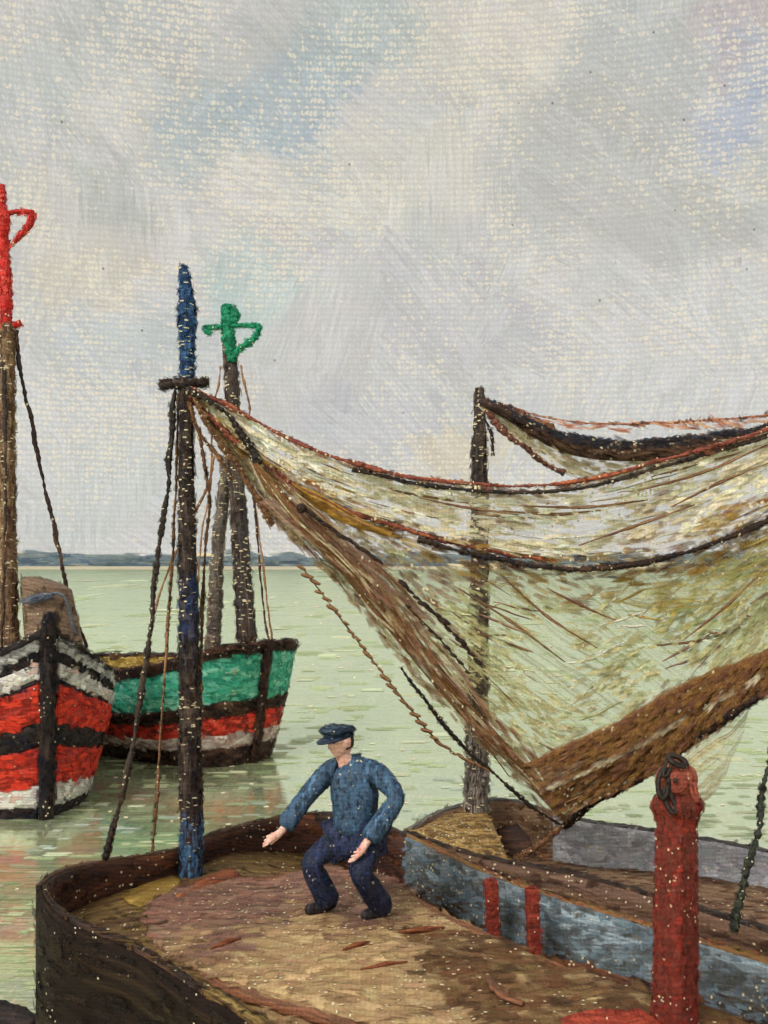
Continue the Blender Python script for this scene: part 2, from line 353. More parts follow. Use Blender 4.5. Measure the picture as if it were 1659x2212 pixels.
# ------------------------------------------------------------------ water, far shore
def water_mat():
    m = bpy.data.materials.new('green_harbour_water'); m.use_nodes = True; t = NT(m.node_tree); t.N.clear()
    pos = t.n('ShaderNodeNewGeometry').outputs['Position']; x, y, z = t.sep(pos)
    def lay(sx, sy, seed, det=4):
        return t.noise(t.xyz(t.m('MULTIPLY', x, sx), t.m('MULTIPLY', y, sy), seed), 1, det, .6)[0]
    near, mid, far = lay(1.6, 14, 1), lay(.8, 5, 2), lay(.12, .4, 3)
    wn = t.smooth(y, 8, 16, 1, 0); wf = t.smooth(y, 22, 60, 0, 1)
    st = t.mix(wf, t.mix(wn, mid, near), far)
    sx = t.sep(st)[0]
    c = t.mix(t.smooth(sx, .36, .5), lin(166, 184, 136), lin(204, 218, 168))
    c = t.mix(t.smooth(sx, .52, .64), c, lin(222, 228, 186))
    # cooler, greyer and pinker drifts near the boats
    big = lay(.35, .7, 5, 3)
    c = t.mix(t.m('MULTIPLY', t.smooth(big, .5, .62), t.smooth(y, 9, 20, .9, .1)), c, lin(178, 192, 184))
    big2 = lay(.5, .8, 8, 3)
    c = t.mix(t.m('MULTIPLY', t.smooth(big2, .55, .66), t.smooth(y, 9, 15, .8, .05)), c, lin(176, 164, 148))
    # cream specks, like bare canvas between the strokes
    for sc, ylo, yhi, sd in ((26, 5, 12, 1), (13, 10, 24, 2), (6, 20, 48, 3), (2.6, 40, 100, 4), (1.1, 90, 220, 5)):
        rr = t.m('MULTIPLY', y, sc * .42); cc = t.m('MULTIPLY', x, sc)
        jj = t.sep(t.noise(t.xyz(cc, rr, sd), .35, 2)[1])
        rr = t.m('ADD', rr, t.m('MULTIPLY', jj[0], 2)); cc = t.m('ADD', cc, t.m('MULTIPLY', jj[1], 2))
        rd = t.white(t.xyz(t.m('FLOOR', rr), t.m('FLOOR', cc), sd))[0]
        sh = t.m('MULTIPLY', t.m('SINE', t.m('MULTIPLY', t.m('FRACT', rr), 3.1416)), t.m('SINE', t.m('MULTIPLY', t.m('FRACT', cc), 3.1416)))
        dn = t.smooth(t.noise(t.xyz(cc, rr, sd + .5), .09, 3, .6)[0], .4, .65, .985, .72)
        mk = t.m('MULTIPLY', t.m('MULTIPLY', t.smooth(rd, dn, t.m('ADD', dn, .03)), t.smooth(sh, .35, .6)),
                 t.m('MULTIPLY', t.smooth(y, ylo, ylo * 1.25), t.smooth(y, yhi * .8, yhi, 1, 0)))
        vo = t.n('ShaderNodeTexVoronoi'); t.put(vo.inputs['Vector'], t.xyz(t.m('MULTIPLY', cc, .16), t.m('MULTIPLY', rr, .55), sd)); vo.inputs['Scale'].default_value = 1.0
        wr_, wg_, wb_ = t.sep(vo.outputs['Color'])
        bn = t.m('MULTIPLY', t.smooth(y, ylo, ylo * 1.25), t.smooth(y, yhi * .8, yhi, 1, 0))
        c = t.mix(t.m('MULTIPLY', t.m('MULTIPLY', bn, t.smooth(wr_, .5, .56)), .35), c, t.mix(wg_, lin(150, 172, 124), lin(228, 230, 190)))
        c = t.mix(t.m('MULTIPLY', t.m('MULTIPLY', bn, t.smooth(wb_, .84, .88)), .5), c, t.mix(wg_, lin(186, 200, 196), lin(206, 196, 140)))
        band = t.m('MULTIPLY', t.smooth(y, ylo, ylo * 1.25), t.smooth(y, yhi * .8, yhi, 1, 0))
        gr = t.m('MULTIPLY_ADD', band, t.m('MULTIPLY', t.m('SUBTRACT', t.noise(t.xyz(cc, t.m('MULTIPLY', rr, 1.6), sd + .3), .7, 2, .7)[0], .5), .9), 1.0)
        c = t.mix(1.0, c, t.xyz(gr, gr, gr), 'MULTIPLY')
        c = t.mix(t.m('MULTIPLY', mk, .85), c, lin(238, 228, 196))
    bp = t.n('ShaderNodeBump'); t.put(bp.inputs['Height'], t.m('ADD', t.m('MULTIPLY', near, .5), mid)); bp.inputs['Strength'].default_value = .5; bp.inputs['Distance'].default_value = .1
    p = t.n('ShaderNodeBsdfPrincipled'); t.L.new(c, p.inputs['Base Color']); t.L.new(bp.outputs[0], p.inputs['Normal'])
    p.inputs['Roughness'].default_value = .28; p.inputs['Specular IOR Level'].default_value = .5; p.inputs['IOR'].default_value = 1.33
    gl = t.n('ShaderNodeBsdfGlossy'); gl.inputs['Roughness'].default_value = .08; gl.inputs['Color'].default_value = (.86, .97, .74, 1); b2 = t.n('ShaderNodeBump'); t.put(b2.inputs['Height'], mid); b2.inputs['Strength'].default_value = .1; b2.inputs['Distance'].default_value = .06; t.L.new(b2.outputs[0], gl.inputs['Normal'])
    lw = t.n('ShaderNodeLayerWeight'); lw.inputs[0].default_value = .5
    ms = t.n('ShaderNodeMixShader'); t.put(ms.inputs[0], t.smooth(lw.outputs['Facing'], .55, .8, .2, .7)); t.L.new(p.outputs[0], ms.inputs[1]); t.L.new(gl.outputs[0], ms.inputs[2])
    o = t.n('ShaderNodeOutputMaterial'); t.L.new(ms.outputs[0], o.inputs[0]); return m
wv = mesh('water', [(-900, -30, 0), (900, -30, 0), (900, 700, 0), (-900, 700, 0)], [(0, 1, 2, 3)])
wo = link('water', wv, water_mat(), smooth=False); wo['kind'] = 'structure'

shore = M('far_shore', (108, 126, 138), (82, 102, 122), (140, 152, 150), d=500, cream=.16, su=.02, sv=.25, slant=0)
rows = []
xs = [-420 + i * 6 for i in range(141)]
def sh(x): return .85 + .25 * mnoise.noise(Vector((x * .02, 0, 0))) + .25 * mnoise.noise(Vector((x * .07, 3, 0))) + .3 * mnoise.noise(Vector((x * .25, 5, 0)))
def fall(x): return 1.0 if x > -250 else .8
for k, (yy, hh) in enumerate(((545, -.5), (548, 1.4), (556, 5.0), (566, 8.2), (580, 8.8), (600, 5))):
    rows.append([Vector((x, yy + 3 * mnoise.noise(Vector((x * .05, k, 0))), -.5 if hh < 0 else hh * sh(x) * fall(x))) for x in xs])
so_ = grid('far_shore', rows, shore); so_['kind'] = 'structure'
strand = M('pale_strand', (196, 186, 160), (176, 168, 140), (222, 214, 190), d=500, cream=.2, su=.02, sv=1, slant=0)
rows = [[Vector((x, yy + 4 * mnoise.noise(Vector((x * .03, k, 7))), zz)) for x in xs] for k, (yy, zz) in enumerate(((470, -.4), (482, .35), (540, 1.3), (547, 1.0)))]
st_ = grid('strand', rows, strand); st_['kind'] = 'structure'

# ------------------------------------------------------------------ round-bowed boats at mid distance
def botter(name, label, bow, axis, L, B, zg, bands, mats, stem_top, rake=.25, power=.55, tumble=.3, d=14, innermat=None, deckmat=None, stemw=.19):
    root = thing(name, label, 'boat', (bow.x, bow.y, 0), 'fishing boats lying in the harbour')
    ax = Vector((axis[0], axis[1], 0)).normalized(); pr = Vector((ax.y, -ax.x, 0))      # pr: to the side facing +x / the viewer
    def hb(s):
        a = (1 - (1 - min(s / .36, 1)) ** 2.4) ** power
        b = 1.0 if s < .6 else 1 - .55 * ((s - .6) / .4) ** 2
        return B * a * b
    def pt(side, s, tt, grow=0.0):
        z = zg(s) * (1 - tt) if tt <= 1 else -(tt - 1) * 1.5
        w_ = hb(s) * (1 - tumble * max(tt, 0) ** 1.6 * (1 - .0 * s)) + grow
        al = s * L + rake * tt * (1 - s) ** 4
        return bow.xy.to_3d() + ax * (al - .0) + pr * side * w_ + Vector((0, 0, z))
    ss = [(i / 90) ** 1.5 for i in range(91)]
    n = 0
    for (t0, t1, mk, out) in bands:
        for side in (1, -1):
            rows = [[pt(side, s, t0 + (t1 - t0) * k / 3, out * (1 if s > 0.0005 else 0)) + Vector((0, 0, .03 * mnoise.noise(Vector((s * 40, (t0 if k < 2 else t1) * 90, 0))))) for s in ss] for k in range(4)]
            grid('strake', rows, mats[mk], root, thick=.035, off=0)
    # inner bulwark, deck and rail
    for side in (1, -1):
        rows = [[pt(side, max(s, .004), tt, -.07 if s > .02 else -.02) for s in ss] for tt in (.0, .12, .26)]
        grid('bulwark', rows, innermat, root, thick=.02)
        rp = [pt(side, s, -.004, -.02 if s > .01 else 0) for s in ss]
        tube('rail', rp, .055, mats['black'], root, seg=6, rough=.12)
    rows = [[pt(1, s, .25, -.08) * (1 - k / 6) + pt(-1, s, .25, -.08) * (k / 6) for s in ss[6:]] for k in range(7)]
    grid('deck', rows, deckmat, root, thick=.03)
    rows = [[pt(1, 1, tt) * (1 - k / 6) + pt(-1, 1, tt) * (k / 6) for k in range(7)] for tt in (0, .3, .6, .9, 1.15)]
    grid('transom', rows, mats['black'], root, thick=.04)
    sp = [bow.xy.to_3d() - ax * .04 + ax * (rake * tt) + Vector((0, 0, zg(0) * (1 - tt) if tt <= 1 else -(tt - 1) * 1.5)) for tt in (1.12, 1.0, .8, .6, .4, .2, .05)]
    sp.append(Vector((sp[-1].x, sp[-1].y, stem_top)) - ax * .05)
    tube('stem_post', sp, [stemw * .52] * 5 + [stemw * .6, stemw * .58, stemw * .4], mats['black'], root, n=40, seg=8, rough=.07)
    return root, pt, ax, pr

black14 = M('hull_black', (42, 34, 34), (30, 26, 28), (64, 48, 44), d=14, cream=.16)
blackb = M('hull_brown_black', (58, 40, 36), (38, 30, 30), (92, 62, 50), d=15, cream=.2)
red14 = M('hull_red', (206, 58, 42), (160, 46, 38), (232, 72, 50), d=14, cream=.07, su=2, sv=16, bump=.9)
white14 = M('hull_white', (206, 200, 196), (160, 152, 150), (228, 222, 216), d=14, cream=.04, su=2, sv=18, bump=.9)
grey14 = M('hull_grey_white', (170, 168, 168), (122, 118, 118), (206, 202, 200), d=14, cream=.05, su=2, sv=18, bump=.9)
brown14 = M('mast_brown', (122, 94, 72), (92, 62, 50), (156, 130, 96), d=14, cream=.2, su=1.2, sv=40)
brown14b = M('hood_brown', (128, 104, 86), (98, 72, 58), (152, 130, 108), d=14, cream=.05, su=1.6, sv=22)
red14b = M('masthead_red', (206, 50, 44), (170, 44, 40), (222, 72, 62), d=14, cream=.25)
slate14 = M('slate_blue', (70, 78, 98), (48, 54, 78), (104, 108, 116), d=14, cream=.03)
rope14 = M('rope_far_dark', (60, 46, 42), (42, 34, 32), (100, 74, 56), d=14, cream=.3)
rope14b = M('rope_far_brown', (140, 100, 70), (100, 72, 52), (170, 130, 96), d=16, cream=.08)

# --- red boat
zr = lambda s: 1.28 + 1.12 * math.exp(-(s * 5.6) ** .9)
bowr = PH(103, 1770, 0)
bands = [(.0, .075, 'grey', .025), (.075, .15, 'black', 0), (.15, .235, 'white', .02), (.235, .27, 'black', 0), (.27, .47, 'red', .02),
         (.47, .61, 'black', 0), (.61, .82, 'red', .02), (.82, .93, 'white', .02), (.93, 1.15, 'black', 0)]
matr = {'grey': grey14, 'black': black14, 'white': white14, 'red': red14}
rb, ptr, axr, prr = botter('fishing_boat', 'black, red and white banded fishing boat with red masthead, bow on', bowr, (-.62, .78), 5.2, 1.5, zr, bands, matr, 2.63,
                 rake=.1, power=.78, innermat=grey14, deckmat=brown14b)
mb = P(18, 1372, 14.6); 
tube('mast', [P(20, 1400, 14.4), P(16, 1100, 14.4), P(17, 700, 14.4)], [.14, .12, .1], brown14, rb, n=110, rough=.09)
tube('mast', [P(15, 712, 14.4), P(10, 560, 14.4), P(2, 400, 14.4)], [.085, .075, .06], red14b, rb, n=60, rough=.16).name = 'masthead'
tube('masthead_band', [P(-6, 702, 14.4), P(17, 706, 14.4), P(45, 698, 14.4)], .045, red14b, rb, n=12, rough=.2)
vane = thing('_', '', '')
bpy.data.objects.remove(vane)
tube('vane', [P(8, 462, 14.4), P(40, 457, 14.4), P(73, 459, 14.4)], .035, red14b, rb, n=16, rough=.15)
tube('vane', [P(73, 459, 14.4), P(62, 488, 14.4), P(40, 512, 14.4), P(16, 540, 14.4)], [.045, .05, .03, .02], red14b, rb, n=20, rough=.15)
tube('vane', [P(-4, 440, 14.35), P(4, 470, 14.35), P(8, 510, 14.35)], [.07, .12, .06], red14b, rb, n=16, rough=.1)
rope('shroud', [P(34, 712, 14.4), P(50, 830, 14.5), P(72, 930, 14.6), P(92, 1030, 14.7), P(120, 1150, 14.8), P(150, 1290, 14.9), P(186, 1400, 15)], .035, rope14, rb, lay=.12)
rope('shroud', [P(6, 712, 14.4), P(12, 1000, 14.1), P(4, 1400, 13.9)], .03, rope14, rb, lay=.12)
# wooden companion hood with its slate blue opening
hb_ = [P(60, 1385, 14.3), P(165, 1385, 14.3)]
def hood():
    rings = []
    c0, c1 = P(118, 1400, 14.35), P(100, 1262, 14.35)
    for k in range(9):
        f = k / 8; c = c0.lerp(c1, f); r = .40 - .05 * f
        ring = []
        for j in range(29):
            th = 2 * math.pi * j / 28
            ring.append(c + Vector((math.cos(th) * r, math.sin(th) * .33, (-.09 * math.cos(th) if f > .6 else 0) * f)))
        rings.append(ring)
    c = rings[-1]; top = [sum((v for v in c[:-1]), Vector()) / 28 + Vector((0, 0, .05))] * 29
    rings.append([v.lerp(top[0], .35) + Vector((0, 0, .035)) for v in c]); rings.append(top)
    h = grid('companion_hood', rings, brown14b, rb)
    el_ = []
    for k, (r, dz_) in enumerate(((1.0, 0), (.86, .02), (.5, .01), (.02, 0))):
        el_.append([P(82, 1292, 13.98) + Vector((math.cos(a) * .235 * r, -.03 * (1 - r), math.sin(a) * .05 * r + math.cos(a) * .05 * r)) for a in [2 * math.pi * j / 24 for j in range(25)]])
    grid('hood_opening', el_, slate14, h, thick=.05).parent = h
    tube('hood_edge', [P(108, 1284, 13.97), P(128, 1282, 13.98), P(142, 1296, 14.0), P(152, 1330, 14.02), P(164, 1372, 14.05)], .022, slate14, h, n=24)
hood()

# --- green boat
green = M('hull_green', (66, 168, 140), (44, 136, 114), (118, 204, 176), d=17, cream=.1, su=1.6, sv=26, bump=1.0)
yellow = M('bulwark_yellow', (178, 150, 74), (150, 118, 54), (204, 180, 104), d=18, cream=.08, su=2, sv=20)
redg = M('hull_red_pink', (214, 64, 50), (150, 50, 42), (232, 90, 70), d=17, cream=.03, su=2, sv=16, bump=.9)
pink = M('hull_pinkish_white', (206, 186, 180), (150, 128, 122), (226, 212, 206), d=17, cream=.04, su=2.4, sv=18, bump=.9)
brown17 = M('hull_dark_brown', (62, 42, 36), (40, 30, 28), (96, 68, 52), d=17, cream=.3)
zgn = lambda s: 1.44 + .5 * math.exp(-(s * 4.6) ** 1.3)
bowg = PH(574, 1650, 0)
bandg = [(.0, .06, 'black', .03), (.06, .44, 'green', .0), (.44, .56, 'black', .02), (.56, .72, 'red', 0), (.72, .84, 'pink', 0.005), (.84, 1.15, 'black', .02)]
matg = {'black': brown17, 'green': green, 'red': redg, 'pink': pink}
gb, ptg, axg, prg = botter('fishing_boat', 'green and red fishing boat with yellow bulwark and green masthead vane', bowg, (-.82, .57), 5.0, 1.55, zgn, bandg, matg, 1.98,
                 rake=.3, power=.34, innermat=yellow, deckmat=brown14b, tumble=.36, stemw=.12)
mastg = M('mast_grey_black', (70, 62, 62), (46, 42, 44), (116, 98, 84), d=17, cream=.2, su=1.2, sv=40)
spar = M('spar_grey', (116, 106, 98), (90, 84, 84), (150, 134, 116), d=17, cream=.2, su=1.2, sv=40)
greenv = M('vane_green', (28, 138, 100), (22, 116, 84), (52, 160, 122), d=17, cream=.05)
tube('mast', [P(537, 1440, 18), P(515, 1100, 18), P(497, 770, 18), P(493, 735, 18)], [.19, .15, .135, .12], mastg, gb, n=90, rough=.1)
tube('spar', [P(458, 1440, 18.3), P(470, 1200, 18.3), P(492, 985, 18.15)], [.15, .12, .1], spar, gb, n=60, rough=.12)
tube('masthead', [P(501, 782, 17.95), P(493, 720, 17.95), P(490, 658, 17.95)], [.09, .12, .09], greenv, gb, n=30, rough=.12)
tube('masthead_knob', [P(503, 664, 17.9), P(508, 680, 17.9), P(502, 700, 17.9)], [.05, .09, .05], greenv, gb, n=10, rough=.05)
tube('vane', [P(440, 710, 17.9), P(500, 703, 17.9), P(563, 704, 17.9)], [.045, .04, .05], greenv, gb, n=24, rough=.2)
tube('vane', [P(562, 704, 17.9), P(548, 732, 17.9), P(522, 750, 17.9), P(502, 770, 17.9)], [.05, .06, .06, .05], greenv, gb, n=24, rough=.2)
tube('vane', [P(441, 708, 17.9), P(448, 716, 17.9), P(454, 722, 17.9)], [.04, .07, .03], greenv, gb, n=8)
rope('shroud', [P(476, 790, 17.8), P(473, 830, 17.8), P(466, 860, 17.6), P(458, 930, 17.5), P(455, 1050, 17.3), P(436, 1150, 17.2), P(428, 1260, 17.1), P(414, 1440, 17)], .02, rope14b, gb, lay=.15)
rope('shroud', [P(520, 790, 17.8), P(528, 830, 17.7), P(540, 880, 17.7), P(538, 920, 17.7), P(548, 1060, 17.6), P(566, 1200, 17.4), P(588, 1392, 17.2)], .022, rope14b, gb, lay=.15)
rope('forestay', [P(530, 1000, 17.6), P(552, 1110, 17.5), P(560, 1210, 17.4), P(574, 1350, 17.3), P(586, 1395, 17.2)], .022, rope14, gb, lay=.15)
rope('halyard', [P(462, 985, 18), P(448, 1050, 17.6), P(386, 1180, 17.5), P(340, 1300, 17.2), P(312, 1440, 17)], .025, rope14b, gb, lay=.15)
# heap of dark gear on the foredeck
def heap(name, c, r, h, mat, parent=None, seed=0, lumps=.35, flat=1.0):
    rows = []
    for k in range(12):
        f = k / 11
        rows.append([Vector((c.x + math.cos(a) * r * math.sin(f * math.pi / 2) * (1 + lumps * mnoise.noise(Vector((math.cos(a) * 1.7, math.sin(a) * 1.7, seed)))),
                             c.y + math.sin(a) * r * flat * math.sin(f * math.pi / 2),
                             c.z + h * math.cos(f * math.pi / 2) ** 1.2 * (1 + lumps * mnoise.noise(Vector((math.cos(a) * 2 + f * 3, math.sin(a) * 2, seed + 5)))))) for a in [2 * math.pi * j / 36 for j in range(37)]])
    return grid(name, rows, mat, parent)

# ------------------------------------------------------------------ the two near boats, built from their rail lines
def near_boat(name, label, near, far, zdeck, hmat, outer_far, inner_far, inner_near, rail_near, rail_far, dmat, n=140, tumble=.22, stem=None, cap=.07):
    A = spline(near, n); Bf = spline(far, n)
    root = thing(name, label, 'boat', (A[0].x, A[0].y, 0), 'fishing boats lying in the harbour')
    mid = [(a + b) / 2 for a, b in zip(A, Bf)]
    def inset(p, m, w):
        dv = (m - p); dv.z = 0; l = dv.length
        return p + dv * min(w / l, .95) if l > 1e-5 else p.copy()
    for side, (C, mt) in enumerate(((A, hmat), (Bf, outer_far))):
        rows = []
        for k in range(9):
            tt = k / 8
            row = []
            for i in range(n):
                p = C[i]; m_ = mid[i].copy(); f = tumble * tt ** 1.5 * min(1, i / 19)
                q = p.lerp(m_, f); q.z = p.z * (1 - tt) - .35 * tt; row.append(q)
            rows.append(row)
        grid('hull_side', rows, mt, root, thick=.04, off=1 if side else -1)
    return root, A, Bf, mid, inset

b1n = [PH(91, 1912, 1.2), PH(104, 1945, 1.18), PH(150, 1987, 1.16), PH(274, 2042, 1.12), PH(351, 2085, 1.09), PH(439, 2142, 1.06), PH(527, 2194, 1.03), Vector((.05, 4.15, .98)), Vector((.9, 3.35, .93)), Vector((2.0, 2.6, .93)), Vector((3.2, 2.3, 1.0)), Vector((4.3, 2.6, 1.1))]
b1f = [PH(91, 1912, 1.2), PH(126, 1884, 1.13), PH(219, 1862, 1.06), PH(384, 1834, 1.0), PH(455, 1803, 1.0), PH(548, 1777, 1.0), PH(640, 1759, 1.0), PH(740, 1760, .99), PH(870, 1800, .96), PH(1100, 1902, .86), PH(1400, 1996, .75), PH(1659, 2076, .7), PH(1900, 2150, .68), Vector((3.9, 5.1, .75)), Vector((4.45, 4.0, .9)), Vector((4.3, 2.6, 1.1))]
nb, A1, B1, mid1, inset = near_boat('fishing_boat', 'large dark brown fishing boat with tarpaulin-covered deck and blue-topped mast', b1n, b1f, None, hull1, maroon, None, None, None, None, None)
N1 = len(A1)
def zdk1(i): 
    x = mid1[i].x
    return .80 if x < -1.2 else (.80 - .5 * min(1, (x + 1.2) / 1.5))
def bulwark(root, C, mid, zdk, i0, i1, mat, nm='bulwark', w=.07, lift=0):
    rows = []
    for k in range(5):
        f = k / 4
        row = []
        for i in range(i0, i1 + 1):
            p = inset(C[i], mid[i], w); p.z = C[i].z * (1 - f) + (zdk(i) - .03) * f + lift; row.append(p)
        rows.append(row)
    return grid(nm, rows, mat, root, thick=.03)
def caprail(root, C, mid, i0, i1, mat, w=.14, h=.05, nm='rail', out=.03):
    rows = [[], [], [], []]
    for i in range(i0, i1 + 1):
        p = C[i]; q0 = inset(p, mid[i], -out); q1 = inset(p, mid[i], w)
        jz = .014 * mnoise.noise(p * 6) + .014 * mnoise.noise(p * 19)
        rows[0].append(q0 + Vector((0, 0, -h + jz))); rows[1].append(q0 + Vector((0, 0, .012 + jz))); rows[2].append(q1 + Vector((0, 0, .012 - jz))); rows[3].append(q1 + Vector((0, 0, -h)))
    return grid(nm, rows, mat, root)
def idx(C, px):                          # station of a rail line that is seen at column px
    return min(range(len(C)), key=lambda i: abs(CX + C[i].x / C[i].y * F - px) + (1000 if C[i].y < 3.5 else 0))
iB = idx(B1, 872); iC = idx(B1, 690)
bulwark(nb, B1, mid1, zdk1, 1, iB, maroon)
bulwark(nb, B1, mid1, lambda i: .22, iB, N1 - 2, bluegrey)
bulwark(nb, A1, mid1, zdk1, 1, N1 - 2, deckm)
caprail(nb, B1, mid1, 0, iC, railm, w=.06, h=.04)
caprail(nb, B1, mid1, iC, iB, dark8, w=.09)
caprail(nb, B1, mid1, iB, N1 - 1, railr, w=.06, h=.04)
iN = idx(A1, 430)
caprail(nb, A1, mid1, 0, iN, dark8, w=.07, h=.04)
caprail(nb, A1, mid1, iN, N1 - 1, railo, w=.1, h=.04)
rows = [[(lambda p, q: p.lerp(q, k / 10))(Vector((*inset(A1[i], mid1[i], .06).xy, zdk1(i))), Vector((*inset(B1[i], mid1[i], .06).xy, zdk1(i)))) + Vector((0, 0, .008 * mnoise.noise(Vector((i, k, 0))))) for i in range(2, N1 - 2)] for k in range(11)]
grid('deck', rows, deckm, nb, thick=.03, off=0)
# ochre-painted boards lying at the forepeak
ochre = M('ochre_boards', (140, 112, 52), (104, 78, 40), (172, 142, 70), d=7, cream=.07, su=2, sv=14)
pk = [(265, 1935), (330, 1900), (415, 1888), (392, 1925), (300, 1958)]
rows = [spline([PH(262, 1938, .815), PH(330, 1902, .815), PH(384, 1888, .815)], 12), spline([PH(275, 1948, .835), PH(335, 1925, .835), PH(392, 1908, .835)], 12), spline([PH(300, 1960, .815), PH(345, 1948, .815), PH(400, 1932, .815)], 12)]
grid('forepeak_boards', rows, ochre, nb, thick=.02)
rust = M('rust_red_boards', (132, 72, 44), (92, 48, 34), (170, 98, 56), d=8, cream=.1, su=2, sv=14)
rows = [spline([PH(372, 1932, .82), PH(430, 1902, .82), PH(500, 1876, .82)], 10), spline([PH(380, 1938, .845), PH(440, 1912, .845), PH(512, 1884, .845)], 10), spline([PH(392, 1946, .82), PH(450, 1922, .82), PH(520, 1893, .82)], 10)]
grid('forepeak_boards', rows, rust, nb, thick=.02)

# tarpaulin-covered hatch: mauve forward, ochre aft
def tarp_mat():
    m = paint('tarpaulin', (176, 150, 108), (146, 116, 84), (196, 174, 126), d=6.6, cream=.2, su=1.6, sv=12, bump=.5)
    t = NT(m.node_tree); p = [n for n in t.N if n.type == 'BSDF_PRINCIPLED'][0]; g = [n for n in t.N if n.type == 'GROUP'][0]
    pos = t.n('ShaderNodeNewGeometry').outputs['Position']; x, y, z = t.sep(pos)
    wob = t.m('MULTIPLY', t.m('SUBTRACT', t.noise(pos, 2.2, 4, .6)[0], .5), 1.3)
    k = t.m('ADD', t.m('SUBTRACT', t.m('MULTIPLY', y, .95), t.m('MULTIPLY', x, .55)), wob)       # dyed patch
    mv = t.mix(t.smooth(t.noise(t.vm('MULTIPLY', pos, (1.2, 3.5, 1))[0], 2, 3)[0], .42, .6), lin(118, 92, 80), lin(152, 108, 92))
    f = t.m('MULTIPLY', t.smooth(k, 6.75, 7.2), t.m('SUBTRACT', 1.0, g.outputs['Dots']))
    c = t.mix(t.m('MULTIPLY', f, .8), g.outputs['Color'], mv)
    br = t.m('MULTIPLY', t.smooth(t.noise(t.vm('MULTIPLY', pos, (1, 2.6, 1))[0], 1.6, 4, .6)[0], .36, .56), t.smooth(t.m('ADD', x, t.m('MULTIPLY', wob, 1.4)), .0, .6))
    c = t.mix(t.m('MULTIPLY', br, .8), c, t.mix(t.smooth(t.noise(pos, 5, 3)[0], .4, .6), lin(88, 64, 48), lin(132, 98, 66)))
    sp = t.n('ShaderNodeTexVoronoi'); t.put(sp.inputs['Vector'], pos); sp.inputs['Scale'].default_value = 9
    c = t.mix(t.m('MULTIPLY', t.smooth(sp.outputs['Distance'], .08, .14, 1, 0), t.m('GREATER_THAN', t.sep(sp.outputs['Color'])[0], .5)), c, lin(88, 66, 50))
    t.L.new(c, p.inputs['Base Color']); return m
ZT = .82
fe = spline([PH(318, 1975, ZT), PH(345, 1945, ZT), PH(440, 1915, ZT), PH(560, 1896, ZT), PH(700, 1880, ZT), PH(840, 1902, ZT), PH(930, 1958, ZT), PH(1060, 2022, ZT), PH(1200, 2080, ZT), PH(1400, 2150, ZT), PH(1600, 2215, ZT), PH(1800, 2290, ZT)], 56)
ne = spline([PH(318, 1975, ZT), PH(325, 2020, ZT), PH(380, 2070, ZT), PH(500, 2122, ZT), PH(640, 2160, ZT), PH(800, 2215, ZT), PH(1000, 2330, ZT), Vector((.75, 4.4, ZT)), Vector((1.1, 4.0, ZT)), Vector((1.5, 3.7, ZT)), Vector((2.0, 3.5, ZT))], 56)
rows = []
for k in range(-2, 27):
    f = min(max(k / 24, 0), 1); row = []
    for i in range(56):
        p = ne[i].lerp(fe[i], f)
        p.z += .035 * mnoise.noise(p * 1.6) + .02 * mnoise.noise(p * 4.2)
        if k < 0: p = p + (ne[i] - fe[i]).normalized() * .02 * -k; p.z = ZT - .03 * k * k - .16 * (k == -2)
        if k > 24: p = p + (fe[i] - ne[i]).normalized() * .02 * (k - 24); p.z = ZT - .05 * (k - 24) ** 2 - .3 * (k == 26)
        row.append(p)
    rows.append(row)
grid('hatch_tarpaulin', rows, tarp_mat(), nb)
coam = M('coaming_brown', (112, 78, 58), (80, 54, 44), (146, 96, 70), d=7, cream=.06)
tube('hatch_coaming', [p + Vector((0, 0, -.04)) for p in fe[2:]], .045, coam, nb, seg=6, rough=.15)
tube('hatch_coaming', [p + Vector((0, 0, -.05)) for p in ne[1:34]], .05, coam, nb, seg=6, rough=.15)

# mast of the near boat
mY = 8.1
tube('mast', [P(413, 1896, mY), P(410, 1500, mY), P(404, 1150, mY), P(402, 828, mY)], [.088, .086, .072, .05], maststuff, nb, n=180, rough=.07, seg=14)
mtop = tube('masthead', [P(403, 832, mY), P(405, 760, mY), P(404, 660, mY), P(397, 576, mY)], [.056, .062, .07, .03], blue8, nb, n=70, rough=.11, seg=12)
tube('crosstree', [P(345, 832, mY), P(400, 828, mY - .03), P(452, 826, mY)], [.036, .045, .034], maststuff, nb, n=26, rough=.2)
fs = rope('forestay', [P(377, 845, mY), P(370, 940, mY - .05), P(362, 1060, mY - .1), P(343, 1180, mY - .15), P(322, 1380, mY - .3), P(300, 1520, mY - .4), P(272, 1680, mY - .5), PH(228, 1858, 1.07)], .026, ropeb, nb, lay=.06)
rope('shroud', [P(430, 925, mY - .05), P(442, 1000, mY), P(452, 1060, mY + .05), P(448, 1150, mY + .1), P(438, 1300, mY + .15), P(432, 1500, mY + .2), P(436, 1800, 8.5)], .018, ropebr, nb, lay=.06)
rope('shroud', [P(386, 850, mY), P(378, 1100, mY + .1), P(366, 1300, mY + .2), P(330, 1838, 7.9)], .014, ropebr, nb, lay=.06)

